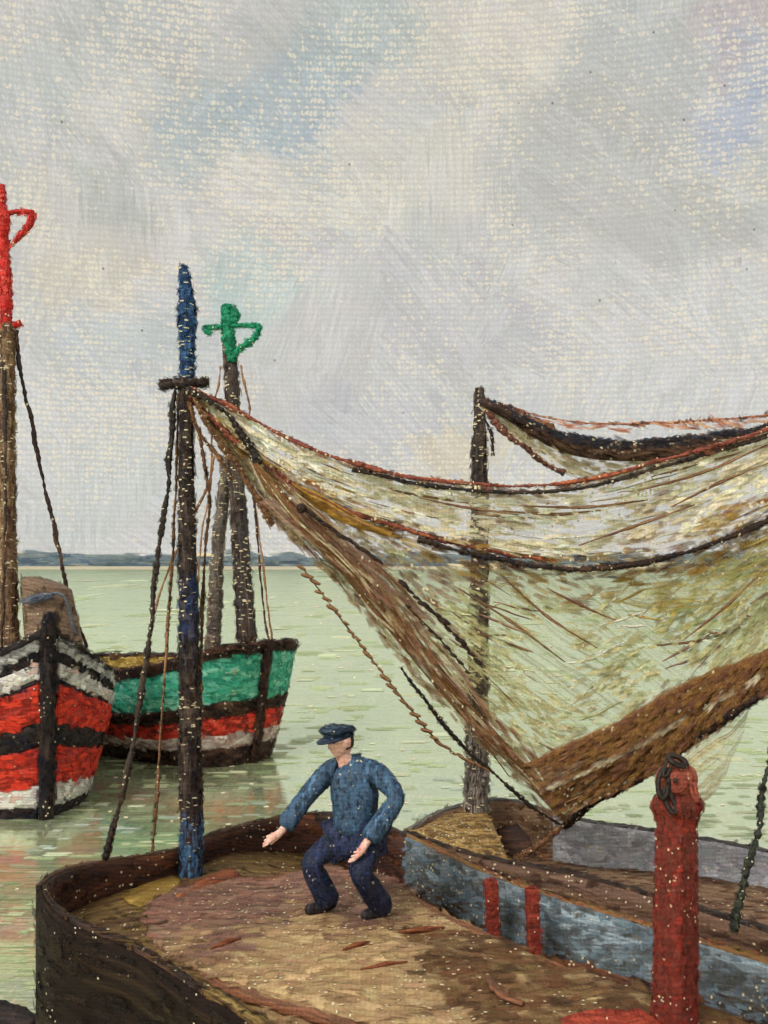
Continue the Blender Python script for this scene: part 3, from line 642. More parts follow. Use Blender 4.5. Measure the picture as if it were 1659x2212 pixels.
# small red bitts, large red post
for (px, y0, y1, wd) in ((1064, 1922, 2034, .085), (1152, 1940, 2062, .085)):
    b0 = PH(px, y1, .52); yy = b0.y
    o = box('bitt', (P(px, (y0 + y1) / 2, yy)), (wd, wd, (y1 + 40 - y0) / F * yy), red8b, nb, rot=Matrix.Rotation(R(random.uniform(-4, 4)), 4, 'Y'), bev=.015, taper=1.12)
pb = PH(1462, 2236, ZT - .05); pY = pb.y
dk = M('post_dark_red', (136, 66, 52), (104, 52, 42), (162, 84, 64), d=5.6, cream=.1, su=10, sv=6)
def post():
    rows = []
    prof = [(2236, .125), (2150, .12), (2060, .117), (1960, .114), (1860, .11), (1800, .108), (1775, .108), (1755, .122), (1742, .14), (1728, .13), (1716, .1)]
    yy = spline([Vector((a, b, 0)) for a, b in prof], 70)
    rt = R(37)
    for q in yy:
        py, r = q.x, q.y; c = P(1458 + (2236 - py) * .008, py, pY); ring = []
        for j in range(33):
            a = 2 * math.pi * j / 32 + rt; k = 1 / (abs(math.cos(a - rt)) ** 8 + abs(math.sin(a - rt)) ** 8) ** (1 / 8)
            rj = r * k * .74 * (1 + (.05 if py > 1770 else .12) * mnoise.noise(Vector((math.cos(a) * 2, math.sin(a) * 2, py * .05))) + random.uniform(-.008, .008))
            ring.append(c + Vector((math.cos(a) * rj, math.sin(a) * rj, 0)))
        rows.append(ring)
    rows.append([sum(rows[-1][:-1], Vector()) / 32] * 33)
    return grid('red_post', rows, red8, nb)
post()
h = heap('post_base', PH(1330, 2222, ZT - .02), .32, .09, red8b, nb, seed=3, lumps=.3, flat=.4)
heap('post_base', PH(1580, 2250, ZT - .02), .3, .07, red8b, nb, seed=8, lumps=.3, flat=.35)

# loose laths and scraps on the tarpaulin
lath = M('lath_brown', (118, 66, 44), (84, 48, 34), (150, 90, 58), d=6.5, cream=.04)
scr = [((862, 2012), (960, 1998), .02), ((740, 2052), (800, 2034), .016), ((778, 2092), (880, 2072), .017), ((455, 2052), (520, 2030), .02)]
labs = ['reddish brown lath on the tarpaulin by the man\'s trailing boot', 'short brown lath on the pale middle of the tarpaulin', 'long brown lath on the tarpaulin towards the red post', 'reddish brown lath on the mauve forward end of the tarpaulin']
for (a, b, r), lb in zip(scr, labs):
    pa, pc = PH(*a, ZT + .02), PH(*b, ZT + .02)
    for v in (pa, pc): v.z = ZT + .035 * mnoise.noise(Vector((v.x, v.y, ZT)) * 1.6) + .02 * mnoise.noise(Vector((v.x, v.y, ZT)) * 4.2) + r * .5
    tag(tube('lath', [pa, pa.lerp(pc, .5) + Vector((0, 0, .004)), pc], [r * .5, r * 1.3, r * .4], lath, n=14, rough=.15, flat=.6), lb, 'lath', 'laths lying on the tarpaulin')
pa, pc = PH(1052, 2108, ZT + .02), PH(1130, 2168, ZT + .02)
tag(tube('rope_end', [pa, PH(1085, 2150, ZT + .03), pc], [.015, .035, .02], coam, n=16, rough=.2, flat=.5), 'thick brown rope end lying on the tarpaulin', 'rope')

# ------------------------------------------------------------------ second boat, alongside
hull2 = M('second_hull_brown', (112, 84, 68), (82, 58, 50), (140, 112, 88), d=8.4, cream=.2, su=1.4, sv=16)
lav = M('lavender_grey_paint', (186, 186, 194), (160, 158, 166), (202, 204, 208), d=9.5, cream=.1, su=1.4, sv=18)
slate9 = M('slate_rail', (84, 80, 78), (60, 56, 56), (120, 114, 104), d=9.5, cream=.05)
deck2 = M('second_deck_brown', (128, 100, 78), (98, 72, 58), (152, 124, 96), d=9, cream=.16, su=1.4, sv=16)
b2n = [PH(878, 1796, .85), PH(1000, 1842, .79), PH(1250, 1893, .7), PH(1430, 1942, .65), PH(1659, 2012, .6), PH(1900, 2090, .6), Vector((5.1, 6.9, .75))]
b2f = [PH(878, 1796, .85), PH(945, 1756, .87), PH(1010, 1738, .87), PH(1100, 1728, .86), PH(1250, 1770, .77), PH(1450, 1800, .7), PH(1659, 1838, .66), PH(1900, 1885, .65), Vector((5.1, 6.9, .75))]
sb, A2, B2, mid2, _ = near_boat('fishing_boat', 'brown fishing boat with lavender-grey inner side, moored beyond the larger boat', b2n, b2f, None, hull2, slate9, None, None, None, None, None)
N2 = len(A2); zdk2 = lambda i: .3
iL = idx(B2, 1190)
bulwark(sb, B2, mid2, zdk2, 1, iL, deck2)
bulwark(sb, B2, mid2, zdk2, iL, N2 - 2, lav)
bulwark(sb, A2, mid2, zdk2, 1, N2 - 2, deck2)
caprail(sb, B2, mid2, 0, N2 - 1, slate9, w=.07)
caprail(sb, A2, mid2, 0, N2 - 1, dark8, w=.09, h=.09)
rows = [[(lambda p, q: p.lerp(q, k / 8))(Vector((*inset(A2[i], mid2[i], .06).xy, .33)), Vector((*inset(B2[i], mid2[i], .06).xy, .33))) for i in range(1, N2 - 1)] for k in range(9)]
grid('deck', rows, deck2, sb, thick=.03)
och2 = M('ochre_foredeck', (164, 132, 78), (128, 100, 62), (190, 160, 104), d=9.5, cream=.24, su=2, sv=14)
ifd = idx(B2, 1040)
rows = [[inset(A2[i], mid2[i], .08).lerp(inset(B2[i], mid2[i], .08), k / 8) + Vector((0, 0, -.05 + .05 * math.sin(k / 8 * math.pi))) for i in range(1, ifd + 1)] for k in range(9)]
grid('foredeck', rows, och2, sb, thick=.03)
mast2 = M('second_mast_grey', (78, 66, 60), (52, 44, 42), (132, 118, 104), d=10.3, cream=.25, su=1.4, sv=40)
m2Y = 10.1
tube('mast', [P(1027, 1830, m2Y), P(1030, 1650, m2Y), P(1035, 1300, m2Y), P(1036, 1000, m2Y), P(1036, 838, m2Y)], [.125, .115, .09, .085, .05], mast2, sb, n=150, rough=.11, seg=12)
tube('mizzen_mast', [P(1915, 2078, 7.62), P(1915, 1500, 7.62), P(1915, 790, 7.62)], [.1, .09, .06], mast2, sb, n=110, rough=.11, seg=12)
patch(mast2, (168, 158, 150), .4, 1.75, .35, .85)
netheap = M('dark_net_heap', (70, 52, 46), (50, 38, 36), (100, 72, 58), d=9.3, cream=.04)
tag(heap('net_heap', PH(1120, 1838, .34), .4, .32, netheap, seed=2, flat=.6, lumps=.15), 'dark brown heap of netting on the deck below the grey mast', 'net heap')
tag(heap('net_heap', PH(1210, 1848, .34), .3, .2, ropebr, seed=6, flat=.6, lumps=.15), 'lighter brown heap of netting where the hanging net comes down', 'net heap')

# ------------------------------------------------------------------ nets
def loft(curves, ns, nt, billow=0.0):
    C = [spline(c, ns) for c in curves]; rows = []
    for k in range(nt):
        x = k / (nt - 1) * (len(C) - 1); i = min(int(x), len(C) - 2); f = x - i
        rows.append([C[i][j].lerp(C[i + 1][j], f) + Vector((0, billow * math.sin(math.pi * k / (nt - 1)) + .05 * mnoise.noise(Vector((j * .15, k * .3, 1))), 0)) for j in range(ns)])
    return rows
def P3(l): return [P(*q) for q in l]
rope1 = P3([(408, 838, 8.05), (520, 890, 8.0), (620, 945, 7.95), (760, 1000, 7.85), (900, 1032, 7.75), (1040, 1047, 7.6), (1150, 1050, 7.5), (1280, 1035, 7.3), (1450, 988, 7.1), (1659, 926, 7.0), (1915, 840, 7.6)])
rope2 = P3([(410, 856, 8.05), (520, 962, 8.1), (640, 1048, 8.15), (760, 1104, 8.15), (900, 1150, 8.1), (1050, 1188, 8.0), (1200, 1214, 7.9), (1350, 1206, 7.7), (1500, 1172, 7.4), (1659, 1108, 7.2), (1915, 1000, 7.6)])
low = P3([(412, 864, 8.06), (500, 985, 8.2), (590, 1120, 8.35), (720, 1255, 8.5), (900, 1470, 8.75), (1080, 1655, 9.0), (1212, 1778, 9.1), (1330, 1712, 8.8), (1445, 1648, 8.5), (1560, 1560, 8.0), (1659, 1478, 7.6), (1915, 1260, 7.6)])
net_cream = M('netting_cream', (234, 222, 192), (206, 184, 148), (244, 236, 214), d=7.8, cream=.4, su=.6, sv=40, alpha=(.45, .8, .08), slant=0)
net_olive = M('netting_olive', (168, 158, 116), (128, 96, 70), (196, 196, 150), d=8.4, cream=.14, su=1.0, sv=40, alpha=(.42, .85, .05), slant=0)
net_brown = M('netting_brown', (130, 90, 54), (96, 62, 42), (156, 116, 72), d=8.4, cream=.24, su=.8, sv=34, alpha=(.3, .5, .5), slant=0)
net_ochre = M('netting_ochre', (170, 128, 48), (128, 88, 42), (192, 156, 72), d=8, cream=.12, su=1, sv=30, alpha=(.28, .5, .3), slant=0)
net_mauve = M('netting_mauve', (150, 112, 96), (112, 76, 68), (178, 150, 128), d=8.2, cream=.2, su=.8, sv=30, alpha=(.34, .6, .2), slant=0)
net = thing('fishing_net', 'large brown and cream fishing net hung from the blue-topped mast to dry', 'net', (0.4, 8, .9))
grid('netting', loft([rope1, rope2], 110, 24, .06), net_cream, net)
# lower netting: twines fan down from the mast towards the foot of the net
def fan(edges, ns, nt): return loft(edges, ns, nt, .12)
C2, CL = spline(rope2, 90), spline(low, 90)
rowsT = []
for k in range(40):
    f = k / 39
    rowsT.append([C2[j].lerp(CL[j], f) + Vector((0, .14 * math.sin(math.pi * f) + .06 * mnoise.noise(Vector((j * .12, k * .2, 4))), 0)) for j in range(90)])
lown = grid('netting', rowsT, net_olive, net)
ul = lown.data.uv_layers[0]                                   # twines run slantwise down the net
for p_ in lown.data.polygons:
    for li in p_.loop_indices:
        v = lown.data.vertices[lown.data.loops[li].vertex_index].co
        a_ = R(40) if v.x < 1.3 else R(40) - R(75) * min(1, (v.x - 1.3) / 1.2)
        if v.z > 2.3: a_ *= max(.3, 1 - (v.z - 2.3) * .5)
        ul.data[li].uv = (v.x * math.cos(R(35)) - v.z * math.sin(R(35)), v.x * math.sin(R(35)) + v.z * math.cos(R(35)))
def strip(name, a, b, mat, n=60, k=6, th=.02):
    return grid(name, loft([P3(a), P3(b)], n, k, -.03), mat, net, thick=0)
strip('net_fold', [(540, 1005, 8.0), (620, 1120, 8.1), (720, 1220, 8.2), (850, 1375, 8.4), (980, 1530, 8.6), (1120, 1672, 8.9), (1216, 1776, 9.0)],
      [(556, 1000, 8.0), (660, 1110, 8.1), (800, 1240, 8.2), (920, 1400, 8.4), (1040, 1545, 8.6), (1150, 1668, 8.9), (1226, 1772, 9.0)], net_brown)
strip('net_fold', [(560, 1085, 8.05), (640, 1150, 8.1), (760, 1230, 8.2), (880, 1330, 8.3)], [(600, 1070, 8.05), (690, 1120, 8.1), (830, 1225, 8.2), (930, 1340, 8.3)], net_mauve)
strip('net_fold', [(1128, 1652, 8.75), (1260, 1594, 8.5), (1360, 1547, 8.3), (1470, 1484, 8.0), (1659, 1400, 7.5), (1800, 1300, 7.1)],
      [(1136, 1662, 8.8), (1280, 1640, 8.6), (1400, 1590, 8.35), (1520, 1528, 8.05), (1659, 1452, 7.6), (1800, 1350, 7.15)], net_brown)
strip('net_fold', [(1170, 1712, 8.82), (1295, 1650, 8.6), (1405, 1600, 8.35), (1525, 1538, 8.05), (1659, 1462, 7.6), (1800, 1360, 7.15)],
      [(1200, 1760, 8.95), (1330, 1700, 8.7), (1440, 1640, 8.4), (1550, 1562, 8.0), (1659, 1484, 7.6), (1800, 1380, 7.15)], net_brown)
strip('net_fold', [(630, 1042, 8.05), (700, 1072, 8.0), (780, 1120, 8.0), (850, 1150, 8.0)], [(634, 1052, 8.05), (690, 1098, 8.02), (750, 1132, 8.0), (840, 1160, 8.0)], net_ochre)
strip('net_fold', [(1330, 1228, 7.85), (1430, 1215, 7.7), (1560, 1190, 7.4), (1659, 1150, 7.1)], [(1330, 1300, 7.95), (1430, 1320, 7.8), (1560, 1300, 7.5), (1659, 1260, 7.2)], M('netting_yellow', (190, 168, 92), (160, 130, 74), (206, 190, 120), d=8, cream=.12, su=1, sv=40, alpha=(.4, .75, .05), slant=0))
strip('net_fold', [(1440, 1660, 8.3), (1530, 1590, 8.0), (1620, 1520, 7.8)], [(1470, 1740, 8.3), (1540, 1720, 8.1), (1600, 1600, 7.9)], M('netting_pale', (176, 150, 112), (150, 112, 80), (196, 180, 136), d=8, cream=.1, su=.8, sv=34, alpha=(.42, .62, .1), slant=0))
# twines of the netting, far too many to count: one mesh for each dyeing
def strands(name, fn, count, mat, slo, shi, flo, fhi, lmin, lmax, r, drift=.02, par=None):
    V, Fc, U = [], [], []
    for q in range(count):
        s0 = random.uniform(slo, shi); f0 = random.uniform(flo, fhi); ln = random.uniform(lmin, lmax); df = random.uniform(-drift, drift); n_ = 10
        r0 = r * random.uniform(.5, 1.5); b0 = len(V); sd_ = random.uniform(0, 99)
        for i in range(n_):
            u_ = i / (n_ - 1); s_ = min(.999, s0 + ln * u_); f_ = min(1.1, max(-.1, f0 + df * u_))
            p = fn(s_, f_) + Vector((0, -.007, .012 * mnoise.noise(Vector((u_ * 3, sd_, 0))))); rr_ = r0 * (math.sin(math.pi * (.08 + .84 * u_)) ** .6) * (1 + .4 * mnoise.noise(Vector((u_ * 6, sd_, 3))))
            for j in range(4):
                a = math.pi / 2 * j; V.append(p + Vector((0, math.cos(a) * rr_ * .25, math.sin(a) * rr_))); U.append((s_ * 6, sd_ + j * .01))
        for i in range(n_ - 1):
            for j in range(4): k = (j + 1) % 4; Fc.append((b0 + i * 4 + j, b0 + i * 4 + k, b0 + i * 4 + 4 + k, b0 + i * 4 + 4 + j))
    o = link(name, mesh(name, V, Fc, U), mat, par or net); o['kind'] = 'stuff'; return o
def surf(rows):
    nr, nc = len(rows), len(rows[0])
    def f(s_, f_):
        x, y = s_ * (nc - 1), f_ * (nr - 1); j, i = min(int(x), nc - 2), max(0, min(int(y), nr - 2)); a, b = x - j, y - i
        return rows[i][j].lerp(rows[i][j + 1], a).lerp(rows[i + 1][j].lerp(rows[i + 1][j + 1], a), b)
    return f
SA, SB = surf(loft([rope1, rope2], 110, 24, .06)), surf(rowsT)
for nm_, c_, nA, nB in (('twine_cream', (240, 232, 208), 20, 16), ('twine_tan', (214, 194, 156), 10, 14), ('twine_brown', (140, 104, 72), 8, 22), ('twine_olive', (172, 168, 120), 2, 10), ('twine_mauve', (152, 114, 98), 5, 20), ('twine_pale_green', (206, 218, 178), 0, 10), ('twine_ochre', (190, 156, 84), 4, 10)):
    mm = M(nm_, c_, d=8, cream=.1, su=3, sv=10, bump=.2)
    if nA: strands('twines', SA, nA, mm, .08, .95, .02, .95, .04, .16, .007)
    strands('twines', SB, nB, mm, .14, .95, .05, .97, .02, .08, .008, drift=.1)
    strands('twines', SB, nB // 10, mm, .02, .14, .05, .97, .03, .11, .008, drift=.06)
FL = surf([[p + Vector((0, -.05, 0)) for p in r_] for r_ in loft([P3([(540, 1005, 8.0), (620, 1120, 8.1), (720, 1220, 8.2), (850, 1375, 8.4), (980, 1530, 8.6), (1120, 1672, 8.9), (1216, 1776, 9.0)]), P3([(570, 1000, 8.0), (700, 1110, 8.1), (840, 1240, 8.2), (960, 1400, 8.4), (1080, 1545, 8.6), (1180, 1660, 8.9), (1230, 1772, 9.0)])], 60, 6, -.03)])
for c_, k_ in (('twine_brown', 16), ('twine_tan', 10), ('twine_mauve', 10)): strands('twines', FL, k_, MATS[c_], 0, .9, .02, .98, .06, .2, .009, drift=.15)
for ea, eb in (([(1140, 1640, 8.75), (1260, 1592, 8.5), (1360, 1545, 8.3), (1470, 1482, 8.0), (1659, 1400, 7.5), (1800, 1300, 7.1)], [(1165, 1700, 8.8), (1290, 1640, 8.6), (1400, 1590, 8.35), (1520, 1528, 8.05), (1659, 1452, 7.6), (1800, 1350, 7.15)]), ([(1170, 1712, 8.82), (1295, 1650, 8.6), (1405, 1600, 8.35), (1525, 1538, 8.05), (1659, 1462, 7.6), (1800, 1360, 7.15)], [(1200, 1760, 8.95), (1330, 1700, 8.7), (1440, 1640, 8.4), (1550, 1562, 8.0), (1659, 1484, 7.6), (1800, 1380, 7.15)])):
    FR = surf([[p + Vector((0, -.05, 0)) for p in r_] for r_ in loft([P3(ea), P3(eb)], 60, 6, -.03)])
    for c_, k_ in (('twine_brown', 10), ('twine_mauve', 5)): strands('twines', FR, k_, MATS[c_], 0, .9, -.1, 1.1, .06, .2, .008, drift=.12)
# ropes of the net
rope('headrope', rope1, .02, roper, net, lay=.045)
rope('headrope', [p + Vector((0, .02, -.045)) for p in rope1[3:]], .016, ropeb, net, lay=.045)
rope('headrope', [rope1[0] + Vector((0, -.05, -.02))] + P3([(455, 868, 7.98), (500, 905, 8.0), (535, 960, 8.05), (555, 1005, 8.05)]), .036, ropeb, net, lay=.05)
rope('mid_rope', rope2[:7], .022, roper, net, lay=.05)
rope('mid_rope', [p + Vector((0, -.03, -.05)) for p in rope2[4:]], .026, dark8, net, lay=.05)
rope('side_rope', P3([(412, 850, 8.0), (445, 905, 8.02), (480, 965, 8.05), (520, 1015, 8.06), (545, 1060, 8.08), (590, 1135, 8.15)]), .028, ropebr, net, lay=.05)
rope('side_rope', P3([(408, 866, 8.02), (430, 930, 8.02), (470, 985, 8.05), (505, 1035, 8.06)]), .02, ropebr, net, lay=.05)
cork_me = None
def cork_line(pts, n, ln, r, tilt, mat, lr=.008, k_=1.0):
    line = rope('cork_line', pts, lr, mat, net, lay=.05, lump=.1); q = spline(pts, n)
    me = tube_mesh('cork', [Vector((0, 0, -ln + 2 * ln * i / 8)) for i in range(9)], [r * (math.sin(math.pi * (.08 + .84 * i / 8)) ** .6) for i in range(9)], 7, .12)
    me.materials.append(mat)
    for p in me.polygons: p.use_smooth = True
    for i, p in enumerate(q):
        o = bpy.data.objects.new('cork', me); COL.objects.link(o); o.parent = line
        o.location = p + Vector((random.uniform(-.01, .01), -.02, random.uniform(-.01, .01))); o.rotation_euler = (0, R(tilt + random.uniform(-14, 14)), 0)
        o.scale = [random.uniform(.7, 1.25)] * 3
        o.matrix_parent_inverse = line.matrix_basis.inverted() @ Matrix.Translation(-net.location) if False else Matrix.Identity(4)
cork_line(P3([(652, 1225, 8.3), (720, 1315, 8.4), (800, 1420, 8.5), (870, 1510, 8.6), (930, 1585, 8.7), (985, 1630, 8.8), (1050, 1660, 8.88)]), 30, .045, .017, -62, MATS['rope_brown'])
cork_line(P3([(655, 1098, 7.95), (735, 1155, 7.98), (820, 1212, 8.0)]), 11, .045, .016, 125, dark8, lr=.014)
cork_line(P3([(870, 1262, 8.05), (930, 1318, 8.1), (1000, 1390, 8.2), (1030, 1430, 8.25)]), 13, .045, .019, -60, dark8)
cork_line(P3([(880, 1310, 8.1), (940, 1370, 8.2), (1010, 1450, 8.3)]), 9, .03, .014, -60, dark8)
rope('foot_rope', P3([(868, 1442, 8.6), (900, 1490, 8.65), (980, 1590, 8.75), (1060, 1665, 8.9), (1140, 1735, 9.0), (1214, 1785, 9.1)]), .02, ropeb, net, lay=.06, lump=.5)
rope('foot_rope', P3([(1214, 1786, 9.05), (1300, 1728, 8.8), (1400, 1672, 8.5), (1440, 1650, 8.35), (1540, 1572, 7.95), (1659, 1488, 7.55), (1915, 1270, 7.6)]), .034, dark8, net, lay=.06, lump=.4)
rope('tail_rope', P3([(1214, 1784, 9.1), (1170, 1822, 9.2), (1110, 1858, 9.25)]), .03, ropebr, net, lay=.06)
tag(link('net_float', tube_mesh('net_float', spline(P3([(645, 1106, 7.93), (651, 1098, 7.93), (657, 1090, 7.93)]), 9), [.015, .03, .036, .04, .042, .04, .036, .03, .015], 10), dark8), 'small round dark float on the cream part of the net', 'float')
# twines across the netting
tw = M('twine', (128, 92, 66), (98, 66, 48), (160, 126, 92), d=8, cream=.1)
for (a, b, c_, dd) in (((905, 1075), (1000, 1095), (1120, 1112), 7.7), ((1120, 1092), (1260, 1096), (1400, 1080), 7.4), ((1250, 1178), (1390, 1130), (1500, 1090), 7.3), ((1450, 1095), (1560, 1040), (1659, 1000), 6.9), ((1380, 1060), (1520, 1020), (1659, 960), 6.9), ((1180, 1270), (1260, 1310), (1330, 1340), 7.9), ((1080, 1240), (1180, 1330), (1290, 1400), 8.1), ((980, 1265), (1100, 1340), (1220, 1430), 8.1), ((1480, 1380), (1580, 1300), (1659, 1220), 7.4)):
    tube('twine', P3([(*a, dd), (*b, dd), (*c_, dd)]), [.004, .012, .004], tw, net, n=24, rough=.25, seg=6)

# net on the second boat's mast
net2 = thing('fishing_net', 'furled dark net slung from the grey mast of the second boat', 'net', (1.2, 10, .9))
def r3(nm, l, r, m, par, **k): return rope(nm, P3(l), r, m, par, **k)
u1 = [(1036, 866, 10.0), (1090, 885, 9.9), (1160, 920, 9.8), (1240, 945, 9.6), (1350, 958, 9.4), (1500, 948, 9.0), (1659, 922, 8.2), (1915, 850, 7.65)]
u2 = [(1040, 872, 10.0), (1100, 905, 9.9), (1170, 950, 9.8), (1250, 982, 9.6), (1370, 993, 9.4), (1500, 980, 9.0), (1659, 946, 8.2), (1915, 868, 7.65)]
u3 = [(1036, 862, 10.0), (1090, 874, 9.95), (1170, 900, 9.85), (1300, 915, 9.6), (1450, 912, 9.3), (1659, 895, 8.3), (1915, 838, 7.65)]
u4 = [(1044, 890, 10.0), (1090, 935, 9.95), (1150, 985, 9.9), (1215, 1022, 9.85), (1300, 1042, 9.7), (1450, 1010, 9.3), (1659, 960, 8.3), (1915, 885, 7.65)]
furl = M('furled_net_brown', (84, 62, 50), (58, 46, 42), (122, 92, 70), d=9.6, cream=.3, su=1, sv=30)
navy = M('navy_rope', (50, 54, 66), (34, 36, 46), (86, 88, 96), d=9.5, cream=.3)
grid('furled_netting', loft([P3(u1), P3(u2)], 70, 6, -.04), furl, net2, thick=.05)
r3('headrope', u1, .04, navy, net2, lay=.07)
orange = M('rope_orange_brown', (178, 116, 84), (140, 84, 64), (202, 150, 118), d=9.5, cream=.34, alpha=(.3, .55, .2))
r3('headrope', u3, .012, orange, net2, lay=.07)
net_pale2 = M('netting_pale_yellow', (206, 190, 148), (184, 160, 120), (220, 210, 178), d=9.6, cream=.25, su=.7, sv=24, alpha=(.4, .66, .15), slant=0)
grid('netting', loft([P3(u2), P3(u4)], 70, 10, .03), net_pale2, net2)
rope('strap', P3([(1046, 886, 9.9), (1085, 925, 9.85), (1140, 975, 9.8), (1190, 1010, 9.8), (1222, 1026, 9.8)]), .04, M('strap_brown', (104, 64, 54), (78, 48, 42), (134, 84, 66), d=9.8, cream=.2), net2, lay=.07)
rope('strap', P3([(1046, 900, 10), (1062, 940, 10), (1064, 985, 10)]), .02, ropeb, net2, lay=.07)
rope('headrope', P3([(1050, 872, 9.98), (1110, 890, 9.93), (1180, 925, 9.9), (1210, 950, 9.8)]), .04, ropebr, net2, lay=.07)

# pulley block with its shackle on top of the red post
blk = thing('pulley_block', 'red-brown wooden pulley block with black chain links on the red post', 'pulley block', P(1462, 1722, pY))
blkm = M('block_red_brown', (160, 88, 66), (128, 64, 50), (186, 112, 84), d=5.6, cream=.05)
rows = []
for k in range(15):
    f = k / 14; c = P(1459 + 4 * f, 1724 - 82 * f, pY); r = .115 * (math.sin(math.pi * (.12 + .8 * f)) ** .6); 
    rows.append([c + Vector((math.cos(a) * r * (1.0 if f < .8 else .85), math.sin(a) * r * .6, 0)) for a in [2 * math.pi * j / 24 for j in range(25)]])
rows.append([sum(rows[-1][:-1], Vector()) / 24] * 25)
sh_ = grid('shell', rows, blkm, blk)
rows = [[P(1462, 1690, pY - .075) + Vector((math.cos(a) * r, dd, math.sin(a) * r)) for a in [2 * math.pi * j / 20 for j in range(21)]] for r, dd in ((.062, .03), (.06, -.012), (.045, -.02), (.02, -.018), (.0, -.02))]
grid('sheave', rows, dk, blk)
tube('pin', [P(1459, 1686, pY - .07), P(1459, 1686, pY - .11)], .014, ropeb, blk, n=4)
def linkring(c, rx, rz, tilt, r=.014, par=blk, mat=ropeb):
    pts = []
    for j in range(21):
        a = 2 * math.pi * j / 20; x, z = math.cos(a) * rx, math.sin(a) * rz
        pts.append(c + Vector((x * math.cos(tilt) - z * math.sin(tilt), .02 * math.sin(a), x * math.sin(tilt) + z * math.cos(tilt))))
    return tube('chain_link', pts, r, mat, par, seg=7)
linkring(P(1433, 1692, pY - .09), .028, .075, R(-8)); linkring(P(1446, 1730, pY - .1), .02, .06, R(18)); linkring(P(1442, 1658, pY - .08), .016, .05, R(-30), r=.01)
linkring(P(1463, 1643, pY - .06), .05, .018, R(-22), r=.016); linkring(P(1493, 1690, pY - .05), .014, .1, R(14), r=.012, mat=dk)

# rope hanging from aft
hr = tag(rope('hanging_rope', [P(1700, 1462, 7.5), P(1652, 1690, 7.2), P(1640, 1790, 7.0), P(1612, 1880, 7.0), P(1592, 1975, 7.0), P(1588, 2010, 7.0)], .03, M('rope_green_black', (52, 56, 48), (36, 38, 34), (84, 84, 68), d=7, cream=.14), lay=.07, lump=.55), 'dark knotted rope hanging down past the red post over the second boat', 'rope')
hr2 = tag(rope('hanging_rope', [PH(1560, 2060, .42), PH(1540, 2085, .35), PH(1520, 2130, .3), PH(1490, 2190, .3)], .03, MATS['rope_green_black'], lay=.08, lump=.5), 'dark rope lying along the blue-grey side deck beside the red post', 'rope')

# added black shape of unclear kind, a rounded fender afloat off the bow
tag(tube('black_blob', [PH(-140, 2180, .02), PH(-40, 2188, .03), PH(40, 2204, .02), PH(76, 2226, 0)], [.12, .11, .1, .07], black14, n=40, rough=.08), 'black rounded shape floating beside the dark bow', 'blob')

# ------------------------------------------------------------------ the fisherman
MY = F * (CAMZ - ZT) / (1978 - HY)
def Q(px, py, dd=0): return P(px, py, MY + dd)
def skin_mesh(name, joints, edges, radii, root=0, sub=2):
    me = bpy.data.meshes.new(name); me.from_pydata([tuple(j) for j in joints], edges, []); me.update()
    o = bpy.data.objects.new(name, me); COL.objects.link(o)
    o.modifiers.new('Skin', 'SKIN'); sm = o.modifiers.new('Subdivision', 'SUBSURF'); sm.levels = sub; sm.render_levels = sub
    sk = me.skin_vertices[0].data
    for i, r in enumerate(radii): sk[i].radius = r if isinstance(r, tuple) else (r, r); sk[i].use_root = (i == root)
    dg = bpy.context.evaluated_depsgraph_get(); dg.update()
    nm = bpy.data.meshes.new_from_object(o.evaluated_get(dg))
    bpy.data.objects.remove(o); bpy.data.meshes.remove(me)
    nm.name = name
    for ul in list(nm.uv_layers): nm.uv_layers.remove(ul)
    ul = nm.uv_layers.new(name='UVMap')
    for p in nm.polygons:
        for li in p.loop_indices:
            c = nm.vertices[nm.loops[li].vertex_index].co; ul.data[li].uv = (c.z + .3 * c.y, c.x - .3 * c.y)
    return nm
skinp = M('skin', (244, 186, 168), (226, 158, 142), (248, 206, 192), d=7, cream=.0, su=10, sv=30, bump=.3)
jackm = M('jacket_blue', (68, 94, 122), (54, 68, 88), (88, 126, 160), d=7, cream=.09, su=3, sv=26)
trous = M('trousers_navy', (42, 50, 76), (36, 40, 56), (52, 62, 98), d=7, cream=.1, su=3, sv=26)
capm = M('cap_navy', (44, 56, 76), (30, 36, 54), (76, 94, 104), d=7, cream=.0, su=8, sv=40)
shoem = M('shoe_black', (40, 36, 40), (28, 28, 34), (60, 54, 56), d=7, cream=.05)
hairm = M('hair_dark', (52, 44, 42), (40, 34, 34), (66, 56, 52), d=7, cream=0)
eyem = M('eye_dark', (70, 52, 48), d=7, cream=0)
man = thing('person', 'fisherman in blue jacket and peaked cap crouching on the tarpaulin', 'person', (Q(760, 1978).x, MY, ZT))
pel, spi, che, nek = Q(770, 1800, 0), Q(770, 1740, 0), Q(766, 1682, 0), Q(744, 1640, -.04)
hdb = Q(738, 1622, -.06); hdc = Q(735, 1600, -.07)
rsh, rel_, rwr = Q(718, 1658, .10), Q(660, 1722, .06), Q(608, 1796, -.06)
lsh, lel, lwr = Q(814, 1668, -.06), Q(862, 1722, -.14), Q(790, 1822, -.30)
rhp, rkn, ran = Q(742, 1808, .07), Q(668, 1862, -.08), Q(712, 1950, .06)
lhp, lkn, lan = Q(806, 1808, -.06), Q(775, 1882, -.32), Q(828, 1962, -.02)
J, E, RD = [], [], []
def add(p, r, par=None):
    J.append(p); RD.append(r)
    if par is not None: E.append((par, len(J) - 1))
    return len(J) - 1
i0 = add(pel, .125); i1 = add(spi, .12, i0); i2 = add(che, .13, i1); i3 = add(nek, .058, i2); i4 = add(hdb, .055, i3); i5 = add(hdc, .075, i4)
